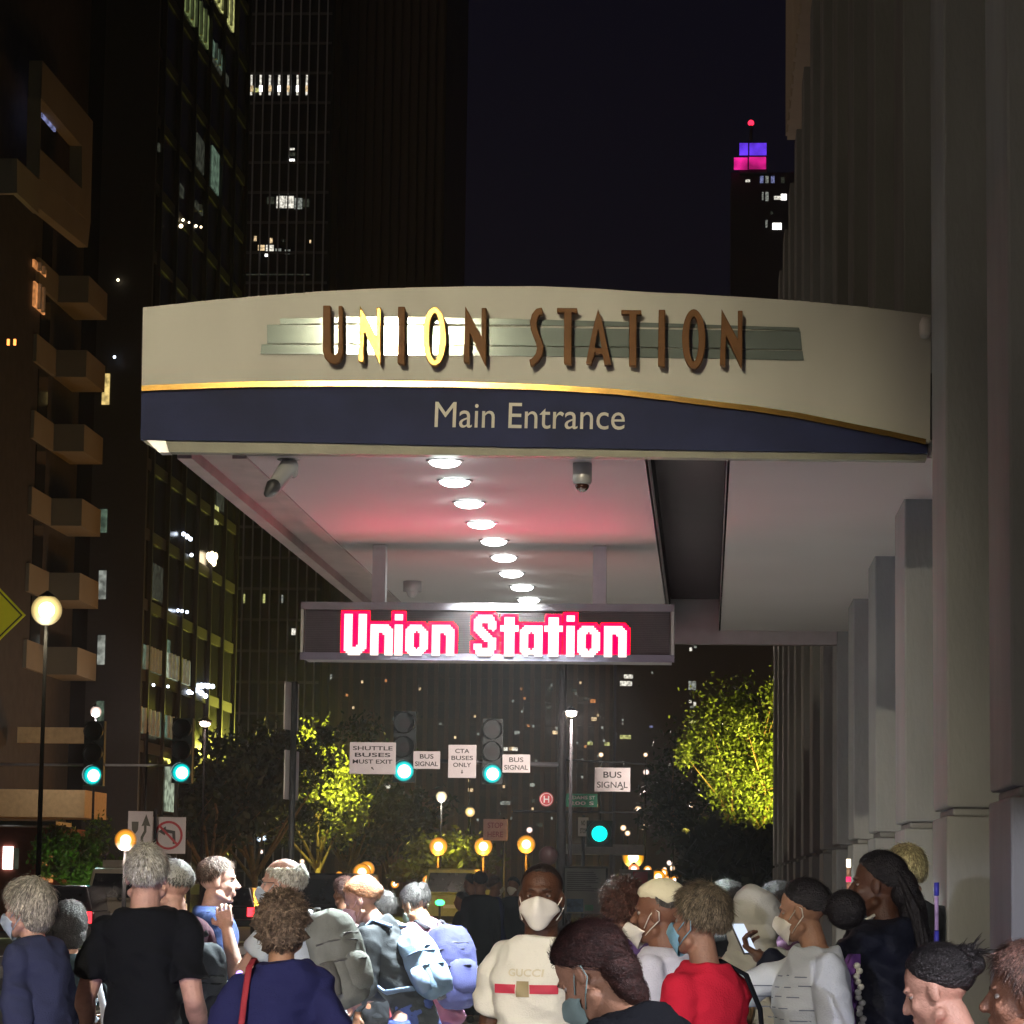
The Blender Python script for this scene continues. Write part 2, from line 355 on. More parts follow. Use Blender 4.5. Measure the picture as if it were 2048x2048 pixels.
# ================================================================ LED SIGN
YL = 20.0
sg = thing('led_sign', 'long grey sign box hanging below the canopy with glowing red Union Station letters', 'sign', D(920,1200,YL))
tl = D(568.5,1140,YL); tr = D(1272.5,1148,YL); bl = D(568.5,1243,YL); bz = bl.z; tz = (tl.z + tr.z)/2; xa = tl.x; xb = tr.x; tz = bz + .385
MB().box(xa + .02, xb - .02, YL + .02, YL + .3, bz, tz).build('housing', mat('sign_housing', (.30,.27,.28), .45, .4), sg)
MB().box(xa, xb, YL - .01, YL + .018, tz - .05, tz).build('top_rail', mat('rail_grey', (.26,.24,.27), .6, 0), sg)
MB().box(xa, xb, YL - .01, YL + .018, bz - .004, bz + .045).build('bottom_rail', mat('rail_lilac', (.20,.18,.24), .7, 0), sg)
MB().box(xa, xa + .02, YL - .01, YL + .3, bz + .046, tz - .051).build('end_cap', M_alu, sg)
MB().box(xb - .02, xb, YL - .01, YL + .3, bz + .046, tz - .051).build('end_cap', M_alu, sg)
mb = MB()
for k in range(22): z = bz + .055 + k*(tz - bz - .115)/22; mb.box(xa + .03, xb - .03, YL - .002, YL + .018, z, z + .006)
mb.build('louvre', mat('louvre_grey', (.085,.07,.075), .9, spec=.08), sg)
MB().box(xa + .03, xb - .03, YL + .002, YL + .019, bz + .046, tz - .051).build('display_face', mat('led_face', (.06,.05,.052), .9, spec=.05), sg)
for dx in (716, 1131.5):
    q = D(dx,1100,YL+.1); MB().box(q.x-.045, q.x+.045, YL+.05, YL+.15, tz, ZS-.003).build('hanger_post', M_alu, sg)
def inpoly(x, y, P_):
    c = False; j = len(P_)-1
    for i in range(len(P_)):
        if (P_[i][1] > y) != (P_[j][1] > y) and x < (P_[j][0]-P_[i][0])*(y-P_[i][1])/(P_[j][1]-P_[i][1]) + P_[i][0]: c = not c
        j = i
    return c
def dseg(p, a, b):
    p, a, b = map(np.array, (p, a, b)); t = np.clip(np.dot(p-a, b-a)/np.dot(b-a, b-a), 0, 1); return np.linalg.norm(p-a-t*(b-a))
hole = [(4,4.5),(4,10.5),(5,11.6),(6,11.6),(7,10.5),(7,4.5),(6,3.4),(5,3.4)]
G = {'U': [[(0,20),(4,20),(4,5),(5,4),(6,4),(7,5),(7,20),(11,20),(11,3),(8,0),(3,0),(0,3)]],
 'n': [[(0,0),(0,15),(8.2,15),(11,12),(11,0),(7,0),(7,10),(6,11),(4,11),(4,0)]],
 'i': [[(0,0),(0,15),(4,15),(4,0)], [(0,17),(0,20),(4,20),(4,17)]],
 'o': [[(0,3),(0,12),(3,15),(8,15),(11,12),(11,3),(8,0),(3,0)], hole],
 't': [[(2.4,0),(2.4,19),(6.6,19),(6.6,0)], [(0,12.2),(0,15.2),(9,15.2),(9,12.2)]],
 'a': [[(0,3),(0,12),(3,15),(11,15),(11,0),(8,0),(6,1.4),(3,0)], hole]}
def glyph(ch):
    out = []
    for y in range(20):
        for x in range(11):
            q = (x+.5, y+.5)
            if ch == 'S': on = min(dseg(q, a, b) for a, b in zip(S1, S1[1:])) < 2.05
            elif ch in 'oa': on = inpoly(*q, G[ch][0]) and not inpoly(*q, G[ch][1])
            else: on = any(inpoly(*q, g) for g in G[ch])
            if on: out.append((x, y))
    return out
S1 = [(9.2,14.5),(9,16),(7.4,18),(3.6,18),(2,16.2),(2,13),(9,7.2),(9,4),(7.4,2),(3.6,2),(2,4.2)]
w0 = D(648,1200,YL).x; w1 = D(1184,1200,YL).x; cs = (w1 - w0)/129.0; zb = D(900,1238,YL).z
ch_ = (D(900,1160,YL).z - zb)/20
M_ledc = glow('led_core', (1, .86, .78), 1.6); M_ledr = glow('led_red', (1, .0, .012), 9)
for ch, ox in zip('UnionStation', [0,12,23,28,40,59,71,80,91,101,106,118]):
    g = glyph(ch); mb = MB(); mr = MB()
    for x, y in g:
        X = w0 + (ox + .4 + x*.93)*cs; Z = zb + y*ch_
        mb.box(X, X + cs*.90, YL - .016, YL - .008, Z, Z + ch_*.93)
        mr.add([(X-.022,YL-.004,Z-.02),(X+cs+.02,YL-.004,Z-.02),(X+cs+.02,YL-.004,Z+ch_+.02),(X-.022,YL-.004,Z+ch_+.02)], [(0,1,2,3)])
    L_ = mb.build('led_letter', M_ledc, sg); mr.build('red_fringe', M_ledr, L_)
for k in range(5):
    xk = w0 + (w1-w0)*(k+.5)/5; zk = (bz+tz)/2
    light('led_red_light', 'SPOT', (xk, YL-.05, zk), 11, (1,.05,.16), .012, (xk, YL-1, zk-.05), 125, 1, sg)
    light('led_red_light', 'SPOT', (xk, YL+.36, zk), 1.6, (1,.05,.16), .012, (xk, YL+1.4, zk-.05), 125, 1, sg)
mb = MB()
MB().box(xa + .4, xb - .4, YL + .301, YL + .306, bz + .06, tz - .06).build('rear_display', glow('led_rear', (1,.0,.03), 1.5), sg)

# ================================================================ LAMPS THAT LIGHT THE PLACE
sl_ = thing('street_lamp', 'tall street lamp on the kerb behind the viewer', 'street lamp', (-4.2, -5, 0))
MB().tube([(-4.2,-5,0),(-4.2,-5,8),(-4.1,-5,8.5),(-3.9,-5,8.62)], [.1,.07,.05,.04], 12).build('pole', M_dark, sl_, True)
MB().ell((-3.85,-5,8.56), (.32,.14,.07)).build('lamp_head', M_grey, sl_, True)
MB().box(-4.03,-3.67,-5.1,-4.9,8.46,8.485).build('lamp_lens', glow('street_glow', (1,.86,.6), 140), sl_)
light('street_light', 'SPOT', (-3.85,-5,8.42), 13000, (1,.88,.62), .16, (-3.8,15.75,1.3), 32, .55, sl_)
sl2 = thing('street_lamp', 'added unseen fill lamp far down the street behind the viewer', 'street lamp', (-11, -32, 0))
MB().tube([(-11,-32,0),(-11,-32,9)], [.1,.06], 12).build('pole', M_dark, sl2, True); MB().ell((-11,-32,9.1), (.3,.3,.1)).build('lamp_head', M_grey, sl2, True)
light('street_light', 'POINT', (-11,-31.6,8.8), 3200, (1,.90,.55), .2, parent=sl2)  # unseen lamp added to lift surfaces that face the viewer
# ================================================================ BUILDINGS
def lit(bld, xl, yt, xr, yb, X=None, Y=None, m=None, name='window', off=.06, bars=0):
    """a lit window between two spots, on the wall X = const or Y = const of a building"""
    if X is not None:
        a = PX(xl, yt, X + off); b = PX(xr, yb, X + off)
        mb = MB().box(X - .02, X + off, a.y, b.y, min(a.z, b.z), max(a.z, b.z)); ob = mb.build(name, m, bld)
        if bars:
            mm = MB()
            for k in range(1, bars): y = a.y + (b.y-a.y)*k/bars; mm.box(X, X+off+.12, y-.12, y+.12, min(a.z,b.z), max(a.z,b.z))
            mm.build('glazing_bars', M_mull, ob)
    else:
        a = P(xl, yt, Y - off); b = P(xr, yb, Y - off)
        mb = MB().box(a.x, b.x, Y - off, Y + .02, b.z, a.z); ob = mb.build(name, m, bld)
        if bars:
            mm = MB()
            for k in range(1, bars): x = a.x + (b.x-a.x)*k/bars; mm.box(x-.1, x+.1, Y-off-.1, Y-off, b.z, a.z)
            mm.build('glazing_bars', M_mull, ob)
    return ob
W_warm = winmat('win_warm', (1, .72, .40), .9); W_white = winmat('win_white', (1, .95, .82), .9); W_green = winmat('win_green', (.55, .85, .60), .14)
W_yel = winmat('win_yellow', (.85, .85, .30), .55); W_dim = winmat('win_dim', (.5, .55, .4), .06); W_or = winmat('win_orange', (1, .38, .12), .55)
W_bl = winmat('win_blue', (.45, .5, 1), .35); W_pale = winmat('win_pale', (.8, .85, .75), .30)
W_brt = glow('win_bright', (1, .96, .9), 4)
# -- apartment building with pale balconies (left)
ap = thing('apartment_building', 'dark brick apartment building with stacked beige balcony fronts at the left edge', 'building', (-28, 112, 0))
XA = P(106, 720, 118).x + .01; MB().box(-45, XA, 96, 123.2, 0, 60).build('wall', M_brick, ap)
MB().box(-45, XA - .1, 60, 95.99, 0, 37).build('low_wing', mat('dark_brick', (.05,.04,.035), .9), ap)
xw = P(106, 720, 118).x; xo = P(173, 720, 118).x; ye = PX(211, 720, xo).y; ys = PX(66, 690, xw).y
for k in range(6):                                   # parapets, one storey apart
    zt = P(212, 640 + 144.5*k, ye).z; hh = 1.1
    MB().box(xw, xw + .15, ys, 117.9, zt, zt + hh).build('parapet', M_beige, ap)
    MB().box(xo - .12, xo, 118, ye, zt, zt + hh).box(xw, xo - .121, 118, 118.12, zt, zt + hh).box(xw, xo - .121, 118.13, ye, zt, zt + .15).build('balcony', M_beige, ap)
    MB().box(xw-.1, xw + .06, ys + 1, 117, zt + hh + .02, zt + 2.9).build('window_band', M_glass, ap)
# penthouse frame
f0 = [PX(x, y, -24.9) for x, y in [(85,121),(186,243),(181,447),(79,353)]]; f1 = [PX(x, y, -24.9) for x, y in [(81.5,195),(164,292),(164,378),(79.5,297)]]
MB().ring(f0, f1, (-.5, 0, 0)).build('roof_frame', M_beige, ap)
pts = [PX(x, y, -24.9) for x, y in [(79,353),(181,447),(176,494),(72,410)]]; MB().prism([p+Vector((-.01,0,-.02)) for p in pts], (-.4,0,0)).build('upper_parapet', M_beige, ap)
pts = [P(x, y, 103) for x, y in [(-30,317),(34,317),(34,386),(-30,386)]]; MB().prism(pts, (0, .3, 0)).build('upper_balcony', M_beige, ap)
pts = [PX(x, y, P(34,350,103).x) for x, y in [(34,317),(80,361),(77,427),(34,386)]]; MB().prism(pts, (-.2, 0, 0)).build('upper_balcony', M_beige, ap)
MB().box(XA-.1, XA+.05, 97, 103, 20, 24).build('window_band', M_glass, ap)
lit(ap, 69, 518, 92, 555, X=XA+.1, m=W_or, bars=3); lit(ap, 70, 562, 90, 630, X=XA+.1, m=W_or, bars=3)
lit(ap, 112, 425, 142, 475, X=XA+.1, m=winmat('win_dull_red', (.5,.12,.06), .12), bars=3)
for (a, b_, m_) in [(747,809,winmat('win_gold', (1,.72,.25), .8)),(1018,1065,W_green),(1141,1198,W_pale),(1270,1329,W_pale),(1402,1462,W_green)]:
    q0 = 205 - (a - 747)*.018
    lit(ap, q0, a, q0 + 13, b_, Y=123.0, m=m_)
MB().box(-25.7, -23.4, 122.99, 123.3, 0, 42).build('stair_tower', mat('stair_wall', (.03,.03,.035), .6), ap)
for x, y in [(112,212),(98,238)]: lit(ap, x-14, y-6, x+14, y+5, X=-25.4, m=W_bl)
lit(ap, 14, 678, 18, 690, Y=95.9, m=glow('amber', (1,.28,.06), 3)); lit(ap, 27, 678, 31, 690, Y=95.9, m=glow('amber', None, 3))
# podium and shop
a = P(32,1585,112); b = P(212,1640,112)
MB().box(a.x, b.x, 108, 112, b.z, a.z).build('podium_band', mat('podium_tan', (.50,.36,.18), .8), ap)
a = P(40,1455,112.5); b = P(200,1488,112.5); MB().box(a.x, b.x, 112.1, 112.5, b.z, a.z).build('podium_band', mat('podium_tan', None), ap)
sh = thing('shop_front', 'low red brick shop front with a dark awning and orange lit windows at lower left', 'shop', D(60,1700,100))
a = D(-40,1560,100); b = D(112,1700,100); MB().box(a.x, b.x, 100, 104, -.1, a.z).build('wall', mat('shop_brick', (.28,.07,.05), .8), sh)
a = D(-40,1548,97.5); b = D(105,1558,97.5); MB().box(a.x, b.x, 97.5, 100, b.z, a.z).build('awning', mat('awning_dark', (.05,.07,.09), .5), sh)
for x0, x1, y0, y1, m_ in [(6,23,1597,1640,W_brt),(74,83,1602,1665,W_or),(86,99,1602,1665,W_or),(26,34,1600,1640,W_dim)]: lit(sh, x0*1.06, y0*1.06, x1*1.06, y1*1.06, Y=100, m=m_, bars=0)
# -- dark office block further along
of = thing('office_building', 'dark glass office block with slanting rows of lit windows behind the apartments', 'building', (-30, 145, 0))
MB().box(-50, -25, 123.5, 157.5, 0, 95).build('wall', mat('office_wall', (.03,.032,.038), .25, .3, var=.3, scale=.2, bump=0), of)
for k in range(24): MB().box(-24.99, -24.93, 123.6, 157.4, 1 + k*3.15, 1.5 + k*3.15).build('spandrel', mat('spandrel', (.06,.055,.05), .6), of)
for k in range(9): MB().box(-24.99, -24.8, 124 + k*4.1, 124.25 + k*4.1, 0, 94).build('pier', mat('pier_dark', (.02,.02,.024), .5), of)
for (xl, yt, xr, yb, m_, n) in [(365,-60,417,99,winmat('win_olive',(.55,.7,.25),.22),6),(424,75,444,142,W_green,3),(420,-110,468,65,W_yel,6),
    (276,1283,284,1335,W_white,0),(287,1288,323,1351,W_green,6),(332,1303,380,1372,winmat('win_sage',(.8,.95,.7),.38),7),(270,1410,321,1476,W_green,6),(329,1429,377,1488,winmat('win_teal',(.4,.8,.6),.16),7),
    (318,285,326,312,W_dim,0),(360,365,368,398,W_dim,0),(392,400,406,432,W_dim,2),(427,1007,431,1050,W_yel,0),(434,1012,437,1050,W_yel,0)]:
    lit(of, xl, yt, xr, yb, X=-25, m=m_, bars=n)
for k, (x, y, r) in enumerate([(362,452,.10),(366,440,.07),(378,445,.05),(392,452,.07),(402,454,.06),(236,560,.06)]):
    q = PX(x, y, -24.8); MB().ell(q, (r,r,r), 8, 6).build('room_light', glow('room_warm', (1,.8,.5), 5), of)
for x, y, r in [(403,1372,.15),(410,1371,.12),(416,1372,.14),(425,1373,.12),(394,1380,.14),(403,1386,.13),(411,1392,.12),(378,1384,.12),(384,1386,.07),(336,1373,.07),(307,1370,.07),(367,1068,.10),(374,1073,.12),(381,1078,.10),(383,1110,.09),(356,1221,.08),(364,1222,.08),(374,1224,.08),(276,940,.07),(245,714,.06),(229,714,.06)]:
    q = PX(x, y, -24.8); MB().ell(q, (r,r,r), 8, 6).build('room_light', glow('room_cool', (.75,.85,1), 6), of)
for x, y in [(417,1112),(424,1110),(431,1113),(424,1120),(420,1117),(428,1125)]:
    q = PX(x, y, -24.7); MB().ell(q, (.12,.12,.2), 8, 6).build('chandelier_bulb', glow('room_warm', None, 5), of)
rw = random.Random(21)
for k in range(34):
    yy = 124.6 + 4.1*rw.randrange(8) + rw.uniform(0, 1.5); zz = 1.7 + 3.15*rw.randrange(1, 26)
    MB().box(-24.995, -24.95, yy, yy + rw.choice([1.2, 2.2, 3]), zz, zz + rw.choice([.5, 1.6, 2.1])).build('window', rw.choice([W_dim, W_dim, W_green, winmat('win_sage', None, 1), W_pale]), of)
# -- curtain wall tower
t1 = thing('glass_tower', 'dark curtain wall tower with thin pale mullions and a few bright office floors', 'building', (-57, 400, 0))
a = P(455,1500,400); b = P(634,1500,400)
MB().box(a.x - 12, b.x + .2, 400, 440, 0, 170).build('wall', mat('tower_glass', (.02,.024,.03), .2, .2, bump=0), t1)
for k in range(11):
    x = P(458 + k*18.2, 800, 400).x; MB().box(x - .09, x + .09, 399.6, 399.99, 0, 170).build('mullion', M_mull, t1)
for k in range(40): MB().box(a.x - 12, b.x, 399.8, 399.985, 3 + k*4.2, 3.35 + k*4.2).build('spandrel', mat('spandrel_grey', (.16,.165,.17), .5), t1)
for k in range(9):
    x = 464 + k*18.5; lit(t1, x, 150, x + 3, 190, Y=400, m=W_white); lit(t1, x - 1, 171, x + 5, 183, Y=399.9, m=W_brt if k % 2 else W_warm)
lit(t1, 487, 176, 520, 184, Y=400, m=W_yel)
for x0, y0, x1, y1, m_ in [(577,296,589,300,W_white),(576,305,590,312,W_dim),(576,318,589,325,W_brt),(553,392,569,416,W_white),(571,392,587,416,W_white),(589,396,604,418,W_pale),(534,394,548,408,W_dim),(606,398,618,414,W_dim),
    (476,482,482,488,W_brt),(516,490,529,501,W_warm),(532,490,547,502,W_white),(550,497,562,507,W_pale),(570,499,580,508,W_pale),(460,494,490,500,W_dim),(589,502,602,506,W_dim),(459,548,620,550,W_dim),(508,472,513,482,W_warm),(540,476,545,486,W_warm),(530,508,536,513,W_brt),(619,480,622,486,W_warm),(565,478,568,484,W_dim),
    (487,1188,490,1206,W_yel),(526,1188,530,1206,W_yel),(583,1257,592,1270,W_white),(563,1190,566,1206,W_pale),(462,207,470,214,glow('win_spark',(1,.85,.75),8))]:
    lit(t1, x0, y0, x1, y1, Y=400, m=m_)
t2 = thing('brown_tower', 'very tall dark brown tower rising out of the picture behind the canopy', 'building', (-42, 410, 0))
a = P(632,900,404); b = P(668,900,404); c = P(933,300,440)
MB().box(a.x, b.x, 402, 404, 0, 175).build('pier', mat('tower_pier', (.16,.10,.06), .7), t2)
MB().box(b.x, c.x, 404, 440, 0, 175).build('wall', M_tower, t2)
for k in range(12): x = b.x + (c.x-b.x)*(k+.5)/12; MB().box(x-.35, x+.35, 403.6, 403.99, 0, 175).build('rib', mat('tower_rib', (.085,.06,.05), .7), t2)
lit(t2, 772, 326, 776, 336, Y=404, m=W_bl)
for x, y in [(662,1354),(745,1352),(752,1358),(758,1354),(768,1352),(778,1438),(744,1440),(752,1444)]: lit(t2, x-2, y-5, x+2, y+5, Y=403.5, m=W_pale)
# -- residential blocks under the sign
t3 = thing('residential_block', 'brown residential high-rise with a grid of small windows seen below the sign', 'building', (-28, 398, 0))
a = P(668,1500,396); b = P(1225,1500,396)
MB().box(a.x, b.x, 396, 400, 0, 66).build('wall', M_tower, t3)
for k in range(26): x = a.x + (b.x-a.x)*(k+.5)/26; MB().box(x-.28, x+.28, 395.6, 395.99, 0, 66).build('pier', mat('pier_brown', (.17,.10,.07), .7), t3)
for k in range(15): MB().box(a.x, b.x, 395.7, 395.98, 3.1*k + 4, 3.1*k + 4.9).build('floor_band', mat('band_brown', (.12,.075,.055), .7), t3)
r_ = random.Random(3)
for x, y, m_ in [(1254,1358,W_white),(1100,1378,W_dim),(1148,1380,W_dim),(1186,1402,W_or),(1172,1398,W_dim),(1188,1438,W_warm),(1098,1415,W_dim),(1180,1487,W_yel),(1214,1488,W_yel),(1110,1465,W_warm),(1034,1465,W_pale),(1010,1498,W_white),(1024,1497,W_warm),(1030,1498,W_white),(1065,1570,W_pale),(1005,1606,W_pale),(1015,1606,W_pale),(941,1580,W_warm),(1067,1602,W_dim),(1080,1650,W_dim),(775,1573,W_white),(782,1575,W_pale),(930,1617,W_dim),(1230,1594,W_warm),(1218,1580,W_dim)]:
    if x < 1225: lit(t3, x-5, y-3.5, x+5, y+3.5, Y=395.6, m=m_)
for k in range(72):
    x = r_.uniform(690, 1215); y = r_.uniform(1360, 1640); lit(t3, x-2, y-2.6, x+2, y+2.6, Y=395.6, m=r_.choice([W_dim, W_pale, W_pale, W_warm, W_or]))
t4 = thing('dark_block', 'dark high-rise with one lit vertical row of windows left of the lit tree', 'building', (-5, 360, 0))
a = P(1232,1500,360); b = P(1600,1500,360)
MB().box(a.x, b.x, 360, 380, 0, 44).build('wall', mat('block_dark', (.06,.04,.04), .7), t4)
for x0, y0, x1, y1, m_ in [(1248,1349,1266,1357,W_white),(1240,1362,1264,1372,W_white),(1377,1362,1392,1380,W_pale),(1378,1400,1383,1406,W_white),(1387,1404,1392,1412,W_white),(1380,1412,1388,1416,W_pale),(1378,1440,1394,1448,W_yel),(1390,1276,1395,1283,W_white),(1383,1284,1388,1290,W_white),(1379,1295,1384,1302,W_white),(1388,1291,1393,1296,W_pale),(1298,1451,1306,1455,W_bl),(1240,1470,1262,1478,W_yel),(1244,1438,1247,1442,W_pale),(1244,1445,1247,1449,W_pale),(1300,1594,1316,1601,W_yel),(1340,1405,1343,1409,W_dim),(1276,1370,1281,1374,W_dim),(1302,1343,1306,1347,W_pale)]:
    lit(t4, x0, y0, x1, y1, Y=360, m=m_)
# -- far tower with a coloured crown
t5 = thing('crowned_tower', 'distant skyscraper whose stepped crown glows violet and magenta with a red beacon', 'building', P(1510,400,900))
def blk(x0, y0, x1, y1, Y, m, nm, par, dep=14): a = P(x0,y0,Y); b = P(x1,y1,Y); return MB().box(a.x, b.x, Y, Y+dep, b.z, a.z).build(nm, m, par)
md = mat('far_dark', (.02,.02,.024), .6)
a = P(1462,345,900); b = P(1600,345,900); MB().box(a.x, b.x, 900, 930, 0, a.z).build('shaft', md, t5)
M_vio = winmat('crown_violet', (.16, .05, 1), 1.0, .15); M_mag = winmat('crown_magenta', (1, .02, .35), 1.0, .15)
blk(1479,286,1496,309,897,M_vio,'crown_panel',t5,1); blk(1499,286,1533,309,897,M_vio,'crown_panel',t5,1)
blk(1468,315,1495,338,896,M_mag,'crown_panel',t5,1); blk(1498,314,1532,337,896,M_mag,'crown_panel',t5,1)
blk(1478,284,1534,345,898,md,'crown_core',t5,20)
c = P(1502,284,905); e = P(1502,250,905); MB().tube([c, e], .5, 8).build('mast', md, t5)
MB().ell(P(1502,246,905), (.95,.95,.95), 10, 8).build('beacon', glow('beacon_red', (1,.02,.06), 3), t5)
for x0,y0,x1,y1,m_ in [(1520,352,1527,366,W_bl),(1531,352,1537,366,W_pale),(1542,352,1549,366,W_bl),(1491,359,1500,364,W_white),(1524,384,1527,400,W_pale),(1531,384,1537,402,W_pale),(1548,392,1562,399,W_white),(1562,388,1573,400,W_brt),(1531,440,1535,455,W_pale),(1545,446,1563,459,W_brt),(1562,354,1569,366,W_dim),(1541,423,1546,428,W_dim)]:
    lit(t5, x0, y0, x1, y1, Y=899.9, m=m_)

# ================================================================ STREET LAMPS AND LIGHTS
def lamp(dx, dy, Y, r, col, s, label, kind='globe', e=0, grp=None, pole=True, ec=None, name='street_lamp', he=None):
    q = D(dx, dy, Y); rm = r*1.06*Y/F
    t = thing(name, label, 'street lamp', (q.x, q.y, 0), grp); e *= LM
    if pole:
        mb = MB().tube([(q.x, q.y, 0), (q.x, q.y, .6), (q.x, q.y, max(q.z - rm*1.1, .7))], [.10,.055,.035], 8); mb.build('pole', mat('lamp_pole', (.008,.008,.009), .9, spec=.05), t, True)
        MB().tube([(q.x,q.y,q.z+rm*.9),(q.x,q.y,q.z+rm*1.25),(q.x,q.y,q.z+rm*1.7)], [rm*.8,rm*.7,.01], 10).build('cap', M_dark, t, True)
    if kind == 'cobra':
        MB().ell((q.x, q.y, q.z + rm*.55), (rm*1.5, rm*2.5, rm*.5)).build('lamp_head', M_dark, t, True)
        MB().ell(q, (rm*1.15, rm*2, rm*.62)).build('lamp_lens', glow('g_%s_%g' % (col, s), col, s), t, True)
    else:
        rm *= 1.9 if col == OR else 1.35; MB().ell(q, (rm, rm, rm), 24, 16).build('lamp_globe', globe('g_%s_%g' % (col, s), col if col == OR else tuple(c*c for c in col), tuple(.35*c+.65 for c in col), s*.45), t, True)  # globes enlarged so size and rim colour imitate a glow halo
    if e:
        light('lamp_light', 'POINT', (q.x, q.y - rm*(.9 if kind != 'cobra' else 2.6), q.z - rm*(1.45 if kind != 'cobra' else .9)), e, ec or col, rm*.3, parent=t)
    he = 0
    if he: light('lamp_beam', 'SPOT', (q.x, q.y - rm*1.35, q.z), he, col, rm*.4, (q.x*.3, 0, 1.6), 60, .6, t)
    return t
LM = 1.2; OR = (1, .36, .03); WW = (1, .9, .72); PW = (1, .86, .8)
lamp(88,1151,58,22,(1,.85,.52),26,'brilliant white street lamp beside the yellow diamond sign',e=90)
lamp(237,1585,64,11,OR,7,'orange globe lamp beside the keep right sign',e=260,ec=(1,.80,.66))
G1 = 'orange globe lamps over the far crossing'
lamp(827,1597,120,9,OR,7,'leftmost of the three orange globe lamps in a row right of centre',e=700,grp=G1)
lamp(912,1597,120,9,OR,7,'middle one of the three orange globe lamps in a row',e=700,grp=G1)
lamp(993,1593,120,9,OR,7,'orange globe lamp just left of the masked man\'s head',e=500,grp=G1)
lamp(683,1646,130,9,OR,7,'lower orange globe of the close pair above the red haired woman',e=500,grp='paired orange lamps')
lamp(692,1640,133,8,OR,7,'upper orange globe of the close pair above the red haired woman',grp='paired orange lamps')
lamp(1195,1617,100,15,(1,.62,.10),9,'large yellow lamp above the red and white sign',e=900,he=900)
lamp(1196,1640,99,8,(1,.55,.35),6,'small pink white lamp directly beneath the large yellow lamp')
lamp(1242,1655,110,10,(1,.6,.1),8,'yellow lamp above the pale yellow cap',e=300)
lamp(808,1662,140,6,OR,6,'small orange lamp above the dark haired woman in pink')
lamp(181,1343,105,8,PW,8,'white globe lamp on the pole above the left green signal',e=300)
lamp(387,1366,118,9,(1,.75,.6),5,'flat pinkish street lamp right of the lit office windows','cobra',e=260)
lamp(1078,1347,74,9,(1,.82,.72),6,'cobra head street lamp beside the thick signal pole','cobra',e=1500)
lamp(833,1503,140,8,(1,.9,.7),6,'white globe lamp below the buses only sign',e=300)
lamp(887,1532,160,7,(1,.8,.5),3,'dim cream lamp between the two middle green signals')
G2 = 'small far street lights down the road'
small = [(1204,1527,6,'white one above the large yellow lamp'),(1176,1562,5.5,'pink white one of the trio over the yellow lamp'),(1184,1572,5,'lower left one of the trio over the yellow lamp'),(1214,1560,5.5,'right one of the trio over the yellow lamp'),
 (1219,1457,5.5,'white one right of the bus signal sign'),(1218,1424,4,'faint one high above the bus signal sign'),(1341,1469,5.5,'one shining through the leaves of the lit tree'),(1134,1424,4.5,'one on the facade above the bus signal sign'),(1270,1555,3.5,'tiny one left of the lit tree trunks'),
 (1302,1519,6,'orange speckled one at the left edge of the lit tree'),(847,1575,5,'white one above the leftmost orange lamp'),(885,1587,5,'white one between two orange lamps'),(999,1566,5.5,'pinkish one above the right orange lamp'),(886,1441,5,'amber one above the buses only sign'),
 (490,1583,5,'left white one among the dark trees'),(498,1581,5,'white one among the dark trees nearly touching its neighbour'),(607,1583,5,'bluish one under the lit green tree'),(570,1625,4.5,'white one over the bald man'),(493,1607,4,'faint yellow one in the dark trees'),
 (881,1614,4.5,'lilac one above the dark crowd'),(557,1391,5,'pink one beside the thin sign pole'),(1055,1514,0,''),(397,1577,4,'small one under the left green signals'),(430,1584,7,'cool white wide one in the dark trees'),(1263,1628,5,'one right of the yellow lamps'),(1268,1638,5,'cream one above the yellow cap'),(1254,1640,4,'small one touching the cream one above the yellow cap')]
for x, y, r, l_ in small:
    if not r: continue
    lamp(x, y, 170 + (x*7 % 40), r*.8, (.8,.9,1) if x in (490,498,607,430) else (PW if x % 2 else (1,.8,.6)), 5, 'small far street light, ' + l_, grp=G2)
for x, y, l_ in [(1229,1664,'left of the pale yellow cap'),(1259,1660,'in the bright cluster over the pale yellow cap'),(1273,1661,'at the right end of the bright cluster'),(1252,1647,'upper one of the bright cluster'),(1222,1641,'between the two large yellow lamps'),(604,1668,'over the black sport utility car'),(640,1652,'left of the paired orange lamps'),(452,1690,'in the gap beside the bald man'),(1290,1652,'above the short greying hair'),(745,1668,'between the red haired and dark haired figures')]:
    lamp(x, y, 150 + (x*3 % 30), 4.2, OR, 8, 'small amber lamp ' + l_, grp='small amber lamps over the crowd')
lamp(1058,1514,86,6.5,(1,.35,.12),3,'flat orange red light left of the thick signal pole','cobra',pole=False,name='marker_lamp')

